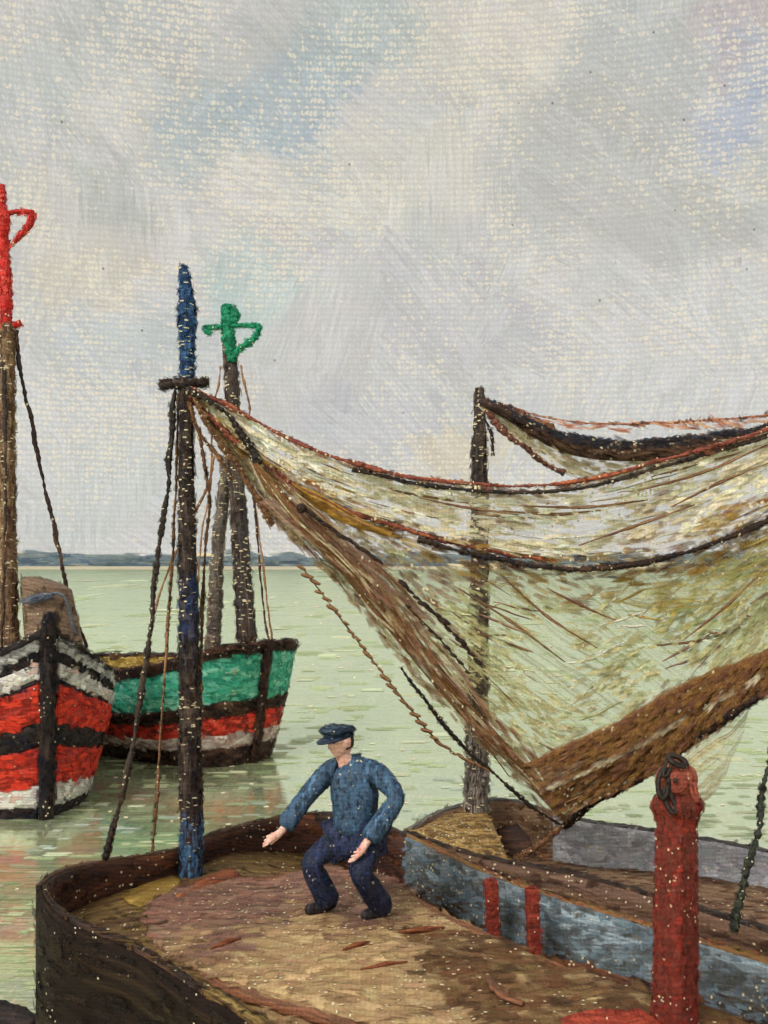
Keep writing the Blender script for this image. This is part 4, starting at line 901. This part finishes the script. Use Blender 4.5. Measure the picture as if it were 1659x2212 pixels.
def hand(wr, dirv, curl, side, par):
    d = dirv.normalized() * .84; s = side.normalized() * .84; n_ = d.cross(s).normalized()
    palm = add(wr + d * .055, (.036, .024), par)
    kn = add(wr + d * .09, (.038, .022), palm)
    for j, (off, ln) in enumerate(((-.033, .062), (-.011, .074), (.011, .07), (.032, .055))):
        b = add(wr + d * .105 + s * off, .0105, kn); m_ = add(wr + d * (.105 + ln * .5) + s * off * 1.15 + n_ * curl * .35, .0098, b); add(wr + d * (.105 + ln * .85) + s * off * 1.2 + n_ * curl, .0085, m_)
    tb = add(wr + d * .05 - s * .045, .012, palm); add(wr + d * .085 - s * .062 + n_ * curl * .4, .0098, tb)
for (sh__, e_, w_, sg) in ((rsh, rel_, rwr, 1), (lsh, lel, lwr, -1)):
    a = add(sh__, .06, i2); b = add(sh__.lerp(e_, .5), .048, a); c = add(e_, .044, b); d_ = add(e_.lerp(w_, .5), .04, c); e2 = add(w_, .028, d_)
    hd_ = (w_ - e_).normalized()
    if sg == 1: hand(w_, hd_ + Vector((-.5, -.1, .15)), .035, Vector((.3, .4, 1)), e2)
    else: hand(w_, hd_ + Vector((-.1, -.1, -.2)), .035, Vector((.5, .2, .8)), e2)
for (h_, k_, a_) in ((rhp, rkn, ran), (lhp, lkn, lan)):
    a = add(h_, .085, i0); b = add(h_.lerp(k_, .5), .075, a); c = add(k_, .058, b); d_ = add(k_.lerp(a_, .4), .055, c); e2 = add(a_, .038, d_)
    add(a_ + Vector((-.06, -.04, -.05)), .035, e2)
RD = [r if (isinstance(r, tuple) or r < .03 or i in (3, 4, 5)) else r * .8 for i, r in enumerate(RD)]
bm_ = skin_mesh('body', J, E, RD, 0)
# head joined on to the body: face turned down to the left
bm = bmesh.new(); bm.from_mesh(bm_); uvl = bm.loops.layers.uv.active
face = Vector((-.72, -.66, -.18)).normalized(); upv = Vector((-.06, 0, 1)); rt_ = face.cross(upv).normalized(); upv = rt_.cross(face)
hm = bmesh.new(); bmesh.ops.create_uvsphere(hm, u_segments=28, v_segments=20, radius=1)
for v in hm.verts:
    x, f_, z = v.co.x, v.co.y, v.co.z            # x right, y forward, z up
    z = z if z < .2 else .2 + (z - .2) * .7
    wx = .078 * (1 - .18 * max(0, -z)); r = Vector((x * wx, f_ * .098, z * .122))
    if f_ > .55 and abs(x) < .3:                 # nose, brow, mouth, chin
        r.y += .026 * max(0, 1 - abs(x) / .2) * max(0, 1 - abs(z + .12) / .22)
        r.y += .01 * max(0, 1 - abs(z + .85) / .25)
        r.y -= .006 * max(0, 1 - abs(z + .5) / .07)
    if f_ > .4: r.y -= .012 * max(0, 1 - math.hypot(abs(x) - .4, z - .08) / .18)
    if abs(x) > .9 and abs(z + .05) < .3 and abs(f_) < .35: r.x *= 1.16
    v.co = hdc + rt_ * r.x + face * r.y + upv * r.z
hme = bpy.data.meshes.new('h'); hm.to_mesh(hme); hm.free(); nb0 = len(bm.faces); bm.from_mesh(hme); bpy.data.meshes.remove(hme)
bm.to_mesh(bm_); bm.free()
link('body', bm_, skinp, man)
for sx in (-.4, .4):
    c = hdc + rt_ * sx * .074 + face * .083 + upv * .012
    tube('eye', [c - rt_ * .012, c, c + rt_ * .012], [.004, .008, .004], eyem, man, n=7, seg=6)
def shell(name, rows, mat): return grid(name, rows, mat, man)
# hair: back and sides below the cap
rows = []
for k in range(8):
    f = k / 7; z = .6 - 1.05 * f
    rr_ = math.sqrt(max(0, 1 - z * z)); rows.append([hdc + rt_ * math.cos(a) * .083 * rr_ + face * math.sin(a) * .104 * rr_ + upv * z * .122 for a in [math.pi * (.93 + 1.14 * j / 20) for j in range(21)]])
shell('hair', rows, hairm)
# cap: flat crown, band, peak
rows = []
for (z, s1, s2, sh2) in ((.022, 1.06, 1.06, 0), (.055, 1.1, 1.1, 0), (.07, 1.3, 1.3, .004), (.085, 1.36, 1.34, .01), (.102, 1.2, 1.2, .012), (.11, .7, .7, .01), (.112, .01, .01, .01)):
    rows.append([hdc + rt_ * math.cos(a) * .08 * s1 + face * (math.sin(a) * .1 * s2 + sh2) + upv * (z + .02 * (math.sin(a) if z > .06 else 0)) for a in [2 * math.pi * j / 32 for j in range(33)]])
cp = grid('cap', rows, capm, man)
rows = []
for k in range(5):
    f = k / 4
    rows.append([hdc + rt_ * math.cos(a) * (.083 + .012 * f) + face * (math.sin(a) * .105 + (.085 * f) * math.sin(a) ** .8) + upv * (.042 + .004 * math.sin(a) - .012 * f) for a in [math.pi * (.1 + .8 * j / 16) for j in range(17)]])
grid('peak', rows, capm, cp, thick=.012)
# jacket
J, E, RD = [], [], []
i0 = add(Q(768, 1806, 0), (.185, .16)); i1 = add(Q(766, 1770, 0), (.195, .17), i0); i2 = add(Q(768, 1725, 0), (.2, .175), i1); i3 = add(Q(768, 1685, 0), (.205, .175), i2); i4 = add(Q(758, 1654, -.01), (.135, .12), i3); i5 = add(Q(743, 1640, -.04), (.07, .07), i4)
for (sh__, e_, w_) in ((rsh, rel_, rwr), (lsh, lel, lwr)):
    cl = add(che.lerp(sh__, .55) + Vector((0, 0, .02)), .11, i3); a = add(sh__, .09, cl); b = add(sh__.lerp(e_, .5), .078, a); c = add(e_, .068, b); d_ = add(e_.lerp(w_, .5), .07, c); add(e_.lerp(w_, .96), .075, d_)
link('jacket', skin_mesh('jacket', J, E, RD, 0), jackm, man)
# trousers
J, E, RD = [], [], []
i0 = add(Q(772, 1800, 0), (.165, .15))
for (h_, k_, a_) in ((rhp, rkn, ran), (lhp, lkn, lan)):
    a = add(h_, .115, i0); b = add(h_.lerp(k_, .5), .1, a); c = add(k_, .085, b); d_ = add(k_.lerp(a_, .5), .088, c); add(k_.lerp(a_, 1.06), .092, d_)
link('trousers', skin_mesh('trousers', J, E, RD, 0), trous, man)
for a_, dv in ((ran, Vector((-.15, -.06, 0))), (lan, Vector((-.13, -.1, 0)))):
    z0 = ZT + .045
    J, E, RD = [], [], []
    i0 = add(Vector((a_.x, a_.y, a_.z + .03)), .058); i1 = add(Vector((a_.x + .02, a_.y + .015, z0 + .01)), .05, i0); i2 = add(Vector((a_.x, a_.y, z0)) + dv * .6, .045, i1); add(Vector((a_.x, a_.y, z0 - .005)) + dv * 1.15, .036, i2)
    link('shoe', skin_mesh('shoe', J, E, RD, 0), shoem, man)

# ------------------------------------------------------------------ thick paint: separate brush marks standing on every surface
def dab_mat():
    m = bpy.data.materials.new('brush_mark'); m.use_nodes = True; t = NT(m.node_tree); t.N.clear()
    at = t.n('ShaderNodeAttribute', attribute_name='Col'); pos = t.n('ShaderNodeNewGeometry').outputs['Position']
    u, v, _ = t.sep(t.n('ShaderNodeTexCoord').outputs['UV'])
    sd_ = t.m('MULTIPLY', at.outputs['Alpha'], 60.)
    br = t.noise(t.xyz(t.m('MULTIPLY', u, .9), t.m('MULTIPLY', v, 3.2), sd_), 1, 2, .6)[0]       # bristles
    k = t.m('MULTIPLY_ADD', br, .3, .85)
    c = t.mix(1., at.outputs['Color'], t.xyz(k, k, k), 'MULTIPLY')
    x, y, z = t.sep(pos); gn = t.sep(t.noise(pos, 22, 1)[1])
    rr = t.m('ADD', t.m('MULTIPLY', t.m('ADD', z, t.m('MULTIPLY', y, .37)), 28.), t.m('MULTIPLY', gn[0], .9)); cc = t.m('ADD', t.m('MULTIPLY', x, 36.), gn[1])
    rv = t.m('SINE', t.m('MULTIPLY', rr, 6.2832)); cv = t.m('SINE', t.m('MULTIPLY', cc, 6.2832))
    gr = t.m('ADD', t.m('MULTIPLY_ADD', gn[2], .5, .75), t.m('MULTIPLY', t.m('ADD', rv, t.m('MULTIPLY', cv, .7)), .1))
    c = t.mix(1., c, t.xyz(gr, gr, gr), 'MULTIPLY')
    p = t.n('ShaderNodeBsdfPrincipled'); t.put(p.inputs['Base Color'], c); p.inputs['Roughness'].default_value = .65; p.inputs['Specular IOR Level'].default_value = .15
    rag = t.m('MULTIPLY', t.m('SUBTRACT', br, .5), 1.5)
    a = t.m('MULTIPLY', t.smooth(t.m('ADD', t.m('ABSOLUTE', u), rag), .62, .95, 1, 0), t.smooth(t.m('ADD', t.m('ABSOLUTE', v), t.m('MULTIPLY', rag, .6)), .45, .95, 1, 0))
    tr = t.n('ShaderNodeBsdfTransparent'); ms = t.n('ShaderNodeMixShader'); t.put(ms.inputs[0], t.m('MULTIPLY', a, t.smooth(t.sep(at.outputs['Color'])[0], .55, .7, .62, .95))); t.L.new(tr.outputs[0], ms.inputs[1]); t.L.new(p.outputs[0], ms.inputs[2])
    o = t.n('ShaderNodeOutputMaterial'); t.L.new(ms.outputs[0], o.inputs[0]); return m
DAB = dab_mat()
CREAM = (232, 216, 180)
class Dabs:
    def __init__(s): s.V, s.F, s.C, s.U = [], [], [], []
    def add(s, p, d, n, ln, wd, col):
        d = (d - n * d.dot(n))
        if d.length < 1e-4: d = n.orthogonal()
        d.normalize(); b = n.cross(d); i = len(s.V); q = random.uniform(0, 90)
        wd *= 1.7
        for x, y in ((-1, -1), (1, -1), (1, 1), (-1, 1)): s.V.append(p + d * (ln * x) + b * (wd * y * random.uniform(.8, 1.1))); s.U.append((x, y))
        s.F.append((i, i + 1, i + 2, i + 3)); j = random.uniform(.93, 1.07); s.C.append(tuple(c * j * random.uniform(.96, 1.04) for c in lin(*col)))
    def build(s, parent, name='brush_marks'):
        me = mesh(name, s.V, s.F, s.U); a = me.color_attributes.new('Col', 'FLOAT_COLOR', 'CORNER'); k = 0
        flat = []
        for c in s.C: flat += [c[0], c[1], c[2], random.random()] * 4
        a.data.foreach_set('color', flat)
        o = link(name, me, DAB, parent, smooth=False); o['kind'] = 'stuff'; return o
Zv = Vector((0, 0, 1))
def hor(p, n): return n.cross(Zv) if abs(n.z) < .95 else Vector((1, .0, 0))
def ver(p, n): return Zv
def surf_pts(obs, n):
    tri = []; acc = 0
    for o in obs:
        me = o.data
        for p in me.polygons:
            if p.area < 1e-7: continue
            acc += p.area; tri.append((acc, me, p))
    import bisect
    keys = [x[0] for x in tri]
    for _ in range(n):
        a, me, p = tri[min(bisect.bisect(keys, random.uniform(0, acc)), len(tri) - 1)]
        vs = p.vertices; k = random.randrange(1, len(vs) - 1) if len(vs) > 3 else 1
        A_, B_, C_ = (me.vertices[vs[q]].co for q in (0, k, k + 1)); u, v = random.random(), random.random()
        if u + v > 1: u, v = 1 - u, 1 - v
        yield A_ + (B_ - A_) * u + (C_ - A_) * v, p.normal.copy()
def paint_on(obs, parent, pal, n, ln, wd, d=hor, tilt=.35, lift=.012, cream=.12, spin=.3, csz=1.0, out=0, ctr=None):
    n = int(n * 1.45); wd *= .98; ln *= .66; tilt *= .2; cw = wd * .74 * min(1, csz); D = Dabs(); obs = [o for o in (obs if isinstance(obs, (list, tuple)) else [obs])]
    for p, nn in surf_pts(obs, n):
        if out:
            if abs(nn.z) > .7: nn = nn if nn.z > 0 else -nn
            elif (nn.x * (p.x - ctr.x) + nn.y * (p.y - ctr.y)) * out < 0: nn = -nn
        cols = pal(p) if callable(pal) else pal
        if cols is None: continue
        nt = (nn + Vector((random.gauss(0, tilt), random.gauss(0, tilt), random.gauss(0, tilt)))).normalized()
        dd = d(p, nn) if callable(d) else d
        dd = Matrix.Rotation(random.gauss(0, spin), 3, nn) @ dd
        cl = mnoise.noise(p * 2.3 + Vector((7, 3, 1)))
        if random.random() < cream * max(0., 1 + 2.2 * cl):
            h_ = random.random() < .5
            if csz > 1.3: D.add(p + nn * (lift + .004), Vector((1, 0, 0)), nt, cw * random.uniform(.8, 2.4), cw * random.uniform(.25, .45), CREAM)
            else: D.add(p + nn * (lift + .003), (Zv if h_ else Vector((1, 0, 0))), nt, cw * random.uniform(.45, .95), cw * random.uniform(.3, .5), CREAM)
        else:
            D.add(p + nn * lift * random.uniform(.4, 1.4), dd, nt, ln * random.uniform(.5, 1.3), wd * random.uniform(.5, 1.2), random.choice(cols))
    return D.build(parent)
def kids(root, *names): return [o for o in root.children if o.type == 'MESH' and o.name.split('.')[0] in names]
def bymat(root, *mats): return [o for o in root.children if o.type == 'MESH' and o.data.materials and o.data.materials[0] in mats]

C1 = sum(mid1, Vector()) / len(mid1); C2_ = sum(mid2, Vector()) / len(mid2)
CR = bowr.xy.to_3d() + axr * 2.4; CG = bowg.xy.to_3d() + axg * 2.4
# near boat
paint_on([o for o in kids(nb, 'hull_side')], nb, [(36, 26, 22), (31, 23, 21), (42, 31, 25), (52, 41, 29), (28, 22, 20), (40, 29, 25)], 3400, .14, .018, cream=.06, spin=.1, lift=.046, out=1, ctr=C1)
paint_on(bymat(nb, maroon), nb, [(62, 40, 30), (86, 52, 36), (48, 32, 27), (112, 66, 40), (96, 62, 40)], 1600, .09, .018, cream=.18, lift=.02, out=-1, ctr=C1)
paint_on(bymat(nb, deckm), nb, [(104, 82, 50), (82, 60, 40), (124, 100, 56), (66, 48, 34), (128, 104, 58)], 1600, .09, .02, cream=.14, lift=.02, out=-1, ctr=C1)
paint_on(bymat(nb, railm, railo, railr, dark8), nb, [(52, 38, 30), (70, 50, 36), (120, 92, 52), (88, 62, 42), (40, 30, 26)], 1300, .05, .014, cream=.2, lift=.006)
paint_on(bymat(nb, railr), nb, [(150, 84, 62), (140, 118, 52), (120, 96, 56), (74, 56, 40)], 420, .06, .014, cream=.12, lift=.01)
paint_on(bymat(nb, bluegrey), nb, [(112, 126, 134), (124, 144, 158), (100, 106, 108), (106, 114, 116), (98, 100, 98), (134, 156, 170)], 1900, .1, .02, cream=.14, lift=.019, out=-1, ctr=C1)
def tarp_pal(p):
    k = .95 * p.y - .55 * p.x + .9 * mnoise.noise(p * 2.2); b_ = p.x + .5 * mnoise.noise(p * 1.8 + Vector((5, 0, 0)))
    if b_ > .45: return [(118, 88, 60), (104, 76, 54), (134, 102, 70), (92, 68, 50), (142, 114, 78), (126, 86, 60)]
    if k > 7.0: return [(150, 112, 98), (140, 104, 92), (164, 118, 102), (130, 98, 84), (164, 128, 108)]
    if k > 6.6: return [(174, 140, 106), (156, 120, 94), (192, 160, 116), (140, 108, 84)]
    return [(200, 168, 124), (194, 162, 120), (208, 178, 132), (186, 152, 112), (196, 158, 120)]
paint_on(kids(nb, 'hatch_tarpaulin'), nb, tarp_pal, 2400, .13, .04, d=Vector((1, .12, 0)), tilt=.12, cream=.26, lift=.006, csz=.5, spin=.2)
def m1pal(p):
    if p.z < 1.28 + .1 * mnoise.noise(p * 9): return [(64, 98, 136), (92, 132, 168), (52, 66, 88), (50, 44, 46), (74, 112, 150)]
    if 2.75 < p.z < 3.2: return [(44, 58, 96), (42, 38, 42), (50, 70, 112), (46, 40, 44)]
    return [(50, 42, 40), (40, 34, 34), (70, 58, 50), (60, 46, 42), (44, 40, 46)]
paint_on(kids(nb, 'mast'), nb, m1pal, 900, .09, .014, d=ver, tilt=.9, lift=.007, cream=.36, spin=.12, csz=1.5)
paint_on(kids(nb, 'masthead'), nb, [(40, 66, 106), (34, 48, 80), (72, 112, 152), (46, 82, 126)], 330, .07, .016, d=ver, tilt=.5, lift=.005, cream=.26, spin=.2, csz=1.4)
paint_on(kids(nb, 'crosstree'), nb, [(46, 38, 34), (60, 48, 42)], 90, .04, .012, tilt=.5, cream=.15)
paint_on(kids(nb, 'red_post'), nb, [(138, 60, 50), (124, 60, 50), (148, 66, 54), (114, 60, 50), (130, 70, 58)], 1400, .04, .014, d=ver, tilt=.3, cream=.07, lift=.006, csz=1.1)
paint_on(kids(nb, 'bitt', 'post_base'), nb, [(142, 56, 46), (118, 50, 42), (162, 72, 56)], 420, .04, .014, d=ver, cream=.08)
paint_on(kids(nb, 'forestay', 'shroud'), nb, [(54, 46, 42), (40, 36, 34), (78, 62, 50)], 340, .035, .012, d=ver, tilt=.5, cream=.2, lift=.006)
# second boat
paint_on(bymat(sb, hull2, deck2), sb, [(112, 86, 68), (92, 66, 54), (132, 104, 80), (76, 54, 46), (142, 112, 84), (120, 80, 62)], 2400, .11, .022, cream=.17, lift=.02, out=-1, ctr=C2_)
paint_on(kids(sb, 'hull_side'), sb, [(112, 86, 68), (92, 66, 54), (132, 104, 80), (84, 60, 50), (142, 112, 84)], 1500, .11, .022, cream=.17, lift=.046, out=1, ctr=C2_)
paint_on(bymat(sb, dark8, slate9), sb, [(54, 44, 40), (44, 36, 34), (74, 58, 48), (90, 82, 74)], 900, .07, .02, cream=.2, lift=.008)
paint_on(bymat(sb, lav), sb, [(186, 188, 196), (172, 172, 180), (200, 202, 206), (160, 158, 164), (180, 188, 198)], 800, .12, .022, cream=.08, lift=.02, out=-1, ctr=C2_)
paint_on(bymat(sb, och2), sb, [(160, 128, 74), (130, 102, 62), (184, 152, 96), (108, 84, 56)], 420, .08, .02, cream=.26, lift=.018, out=1, ctr=C2_)
def m2pal(p): return [(150, 140, 130), (120, 112, 106), (170, 160, 150), (84, 76, 72)] if p.z < 1.75 else [(58, 50, 48), (46, 40, 40), (80, 68, 60), (66, 60, 60)]
paint_on(kids(sb, 'mast'), sb, m2pal, 900, .09, .018, d=ver, tilt=.9, lift=.009, cream=.45, spin=.12, csz=1.6)
# red boat, green boat
palb = {id(grey14): [(168, 166, 166), (196, 192, 190), (130, 126, 126), (206, 202, 200)], id(white14): [(206, 198, 196), (226, 220, 214), (176, 166, 164), (214, 180, 170)], id(red14): [(204, 52, 38), (222, 66, 46), (176, 46, 38), (150, 44, 36), (214, 58, 42)], id(black14): [(40, 33, 33), (32, 28, 30), (56, 42, 40), (34, 34, 46)],
        id(green): [(70, 184, 156), (118, 210, 184), (46, 146, 124), (150, 222, 198), (80, 192, 164)], id(redg): [(216, 60, 46), (190, 54, 44), (228, 84, 66), (120, 46, 40)], id(pink): [(208, 186, 180), (222, 206, 200), (170, 142, 136), (196, 150, 144)], id(brown17): [(58, 40, 34), (44, 32, 30), (84, 58, 46), (52, 40, 40)], id(yellow): [(176, 148, 72), (150, 120, 56), (202, 178, 100)]}
for rt__, sc in ((rb, 1.7), (gb, 2.1)):
    for o in list(rt__.children):
        nm_ = o.name.split('.')[0]
        if nm_ in ('strake', 'bulwark', 'rail', 'stem_post', 'transom') and o.data.materials and id(o.data.materials[0]) in palb:
            A_ = sum(p.area for p in o.data.polygons)
            paint_on(o, rt__, palb[id(o.data.materials[0])], int(60 + A_ * 95), .085 * sc, .018 * sc, cream=.05 if nm_ == 'strake' else .14, d=ver if nm_ == 'stem_post' else hor, lift=.024, tilt=.3, csz=.8, out=-1 if nm_ == 'bulwark' else (1 if nm_ == 'strake' else 0), ctr=CR if rt__ is rb else CG)
paint_on(kids(rb, 'mast'), rb, [(120, 92, 70), (94, 66, 52), (150, 122, 90), (80, 54, 46)], 520, .13, .024, d=ver, tilt=.8, lift=.012, cream=.35, spin=.12, csz=1.5)
paint_on(kids(rb, 'masthead', 'vane', 'masthead_band'), rb, [(206, 48, 44), (180, 44, 42), (220, 80, 72)], 300, .08, .024, d=ver, tilt=.8, lift=.01, cream=.15)
paint_on(kids(rb, 'companion_hood', 'deck'), rb, [(126, 102, 84), (104, 80, 66), (146, 124, 102), (90, 66, 54)], 420, .12, .026, d=ver, cream=.05)
paint_on(kids(gb, 'mast'), gb, [(66, 58, 58), (48, 44, 46), (96, 80, 70), (84, 64, 54)], 520, .15, .03, d=ver, tilt=.8, lift=.014, cream=.42, spin=.12, csz=1.5)
paint_on(kids(gb, 'spar'), gb, [(112, 102, 96), (92, 86, 88), (142, 126, 108), (100, 82, 68)], 300, .14, .03, d=ver, tilt=.8, lift=.014, cream=.42, spin=.12, csz=1.5)
paint_on(kids(gb, 'masthead', 'vane', 'masthead_knob'), gb, [(26, 136, 98), (22, 112, 82), (56, 162, 124)], 240, .09, .028, tilt=.4, cream=.06)
# man
mk = {o.name.split('.')[0]: o for o in man.children}
paint_on(mk['jacket'], man, [(68, 94, 124), (58, 78, 102), (76, 104, 132), (88, 124, 158), (84, 96, 108), (50, 62, 82)], 1100, .034, .009, d=ver, tilt=.25, cream=.03, lift=.004, spin=.35)
paint_on(mk['trousers'], man, [(46, 56, 86), (40, 47, 70), (48, 63, 108), (60, 64, 76), (38, 43, 58)], 900, .034, .009, d=ver, tilt=.25, cream=.03, lift=.004, spin=.3)
paint_on(mk['cap'], man, [(50, 66, 90), (40, 52, 74), (84, 104, 118)], 90, .04, .01, tilt=.2, cream=.05, lift=.005)
# nets
def net_paint(fn, n, palf, ln, wd, par, slo=.02, shi=.97, flo=.01, fhi=.99, cream=.15, spin=.15, back=0.):
    D = Dabs()
    for _ in range(n):
        s_, f_ = random.uniform(slo, shi), random.uniform(flo, fhi)
        pal = palf(s_, f_, fn(s_, f_))
        if not pal: continue
        p = fn(s_, f_); d = fn(min(.999, s_ + .01), f_) - fn(max(0, s_ - .01), f_); nn = Vector((random.gauss(0, .06), -1, random.gauss(.05, .06))).normalized()
        d = Matrix.Rotation(random.gauss(0, spin), 3, nn) @ d
        if random.random() < cream * max(0, 1 + 2 * mnoise.noise(p * 2.1)): D.add(p + Vector((0, -.012, 0)), Zv if random.random() < .5 else d, nn, wd * random.uniform(.5, 1.2), wd * random.uniform(.3, .5), CREAM)
        else: D.add(p + Vector((0, random.uniform(-.008, .004) + back, 0)), d, nn, ln * random.uniform(.4, 1.4), wd * random.uniform(.4, 1.1), random.choice(pal))
    return D.build(par)
def palA(s_, f_, p):
    k = mnoise.noise(p * 1.5)
    base_ = [(240, 230, 204), (228, 214, 182), (246, 240, 222), (236, 222, 190)]
    if f_ < .08: return [(130, 70, 56), (60, 50, 46), (150, 92, 62), (200, 180, 150)]
    if f_ > .9: return [(60, 44, 40), (110, 70, 48), (168, 126, 48), (206, 184, 140)]
    if f_ > .72 and (s_ > .72 or s_ < .3): return [(172, 130, 52), (190, 154, 80), (214, 196, 150), (150, 96, 70)]
    if k > .35: return base_ + [(186, 160, 124), (160, 126, 96)]
    return base_ if random.random() < .75 else None
net_paint(SA, 1500, palA, .09, .017, net, cream=.3)
def palB(s_, f_, p):
    k = mnoise.noise(p * 1.3 + Vector((3, 0, 9))); c1 = mnoise.noise(p * 2.6)
    if f_ < .07: return [(70, 48, 42), (120, 80, 50), (166, 124, 48), (96, 62, 46)]
    if f_ < .14 : return [(166, 128, 56), (150, 116, 66), (190, 160, 88), (122, 86, 56)]
    if f_ > .93: return [(140, 100, 66), (118, 80, 56), (164, 128, 88), (186, 160, 118)]
    if s_ > .68 and f_ < .4: return [(196, 174, 92), (186, 180, 112), (204, 190, 120), (170, 150, 90), (196, 206, 150)]
    if s_ < .42 and f_ > .45: return [(168, 142, 104), (142, 106, 74), (190, 176, 132), (196, 196, 152), (126, 90, 64)] if random.random() < .6 else None
    if s_ < .3: return [(198, 182, 148), (176, 150, 118), (212, 202, 168), (164, 128, 108)] if random.random() < .55 else None
    if k > .25: return [(156, 122, 98), (168, 140, 106), (134, 96, 80), (182, 168, 126)] if random.random() < .7 else None
    if c1 < -.15: return None
    return [(206, 210, 160), (192, 196, 144), (212, 214, 172), (186, 176, 124), (200, 188, 138), (210, 202, 152)]
net_paint(SB, 3300, palB, .085, .018, net, cream=.1, spin=.2)
brn = lambda s_, f_, p: [(146, 102, 62), (126, 86, 56), (162, 118, 72), (134, 90, 70), (156, 116, 64)] if not (.44 < f_ < .5) else [(210, 196, 166), (186, 160, 126)]
FRW = surf([[p + Vector((0, -.06, 0)) for p in r_] for r_ in loft([P3([(1140, 1645, 8.75), (1260, 1592, 8.5), (1360, 1545, 8.3), (1470, 1482, 8.0), (1659, 1400, 7.5), (1800, 1300, 7.1)]), P3([(1200, 1765, 8.95), (1330, 1702, 8.7), (1440, 1642, 8.4), (1550, 1564, 8.0), (1659, 1486, 7.6), (1800, 1382, 7.15)])], 60, 8, -.03)])
net_paint(FRW, 1500, brn, .10, .018, net, flo=-.03, fhi=1.0, cream=.1, spin=.06)
net_paint(FL, 240, lambda s_, f_, p: [(140, 98, 64), (122, 84, 58), (164, 128, 92), (150, 106, 88), (190, 174, 138)], .13, .014, net, cream=.1, spin=.12)
SN = surf(loft([P3(u1), P3(u2)], 70, 6, -.04)); SN = (lambda g: (lambda a, b: g(a, b) + Vector((0, -.06, 0))))(SN)
net_paint(SN, 600, lambda s_, f_, p: [(44, 48, 60), (58, 50, 50), (40, 38, 42)] if f_ < .4 else [(84, 60, 50), (104, 78, 60), (66, 50, 44)], .12, .016, net2, flo=-.05, fhi=1.05, cream=.22)
S4 = surf(loft([P3(u2), P3(u4)], 70, 10, .03))
net_paint(S4, 260, lambda s_, f_, p: [(214, 200, 160), (224, 214, 184), (200, 184, 150)], .11, .018, net2, cream=.25)

net_paint(surf(loft([P3(u3), P3([(x, y + 16, d) for x, y, d in u3])], 60, 4, 0)), 230, lambda s_, f_, p: [(196, 134, 100), (176, 110, 84), (214, 168, 138)] if random.random() < .5 else None, .09, .012, net2, cream=.2)
rp = kids(net, 'headrope', 'mid_rope', 'foot_rope', 'side_rope', 'tail_rope')
paint_on([o for o in rp if o.data.materials[0] is roper], net, [(134, 72, 58), (100, 58, 48), (170, 104, 70), (84, 56, 48)], 420, .04, .013, d=Vector((1, 0, -.1)), tilt=1., lift=.004, cream=.3, csz=.9)
paint_on([o for o in rp if o.data.materials[0] in (ropeb, dark8)], net, [(56, 46, 42), (42, 36, 36), (76, 56, 46), (40, 42, 52)], 620, .045, .014, d=Vector((1, 0, -.1)), tilt=1., lift=.004, cream=.3, csz=.9)
paint_on([o for o in rp if o.data.materials[0] is ropebr], net, [(122, 86, 60), (100, 68, 48), (146, 108, 76)], 200, .045, .013, d=Vector((1, 0, -1)), tilt=1., lift=.004, cream=.25)
paint_on(kids(net2, 'headrope', 'strap'), net2, [(96, 64, 54), (64, 50, 48), (50, 52, 62), (120, 82, 64)], 380, .05, .016, d=Vector((1, 0, -.2)), tilt=1., lift=.006, cream=.3)
for h_ in (hr, hr2): paint_on(h_, h_, [(50, 54, 46), (36, 38, 34), (78, 78, 62)], 160, .03, .013, d=Vector((.5, 0, .3)), tilt=1., lift=.006, cream=.25)
# ripples on the water
def ripples():
    D = Dabs(); D2 = []
    for _ in range(2600):
        px, py = random.uniform(-300, 1960), 1226 + (random.random() ** .8) * 1000
        p = PH(px, py, .004 + random.uniform(0, .004)); y = p.y
        k = mnoise.noise(Vector((p.x * .35, p.y * .5, 2))) ; near_ = y < 16
        pal = [(202, 214, 170), (194, 208, 160), (212, 222, 186), (200, 210, 166), (186, 202, 156), (208, 214, 176)]
        if near_ and k > .12: pal = [(186, 198, 182), (204, 214, 200), (176, 182, 156), (160, 172, 138)]
        elif near_ and k < -.2: pal = [(168, 176, 140), (186, 176, 152), (150, 164, 126), (196, 202, 170)]
        n_ = Vector((random.gauss(0, .01), random.gauss(0, .01), 1)).normalized()
        if random.random() < .2 * max(0, 1 + 2.5 * mnoise.noise(Vector((p.x * .4, p.y * .6, 9)))): D.add(p, Vector((1, 0, 0)), n_, 4.5 * y / F * random.uniform(.6, 1.6), 1.3 * y * y / (F * 3.3), (240, 230, 200))
        else: D.add(p, Vector((1, random.gauss(0, .03), 0)), n_, 30 * y / F * random.uniform(.4, 1.3), 2.6 * y * y / (F * 3.3) * random.uniform(.5, 1.4), random.choice(pal))
    return D.build(wo, 'ripples')
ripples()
# brush marks on the far shore
D = Dabs()
for _ in range(900):
    x = random.uniform(-380, 420); z = random.uniform(.5, 8.5) * sh(x)
    D.add(Vector((x, 541 - random.random() * 2, z)), Vector((1, 0, random.gauss(0, .05))), Vector((0, -1, 0)), random.uniform(3, 9), random.uniform(.5, 1.1), random.choice([(104, 124, 138), (84, 104, 124), (122, 138, 146), (112, 130, 142), (136, 150, 150)]) if random.random() > .04 else CREAM)
D.build(so_)
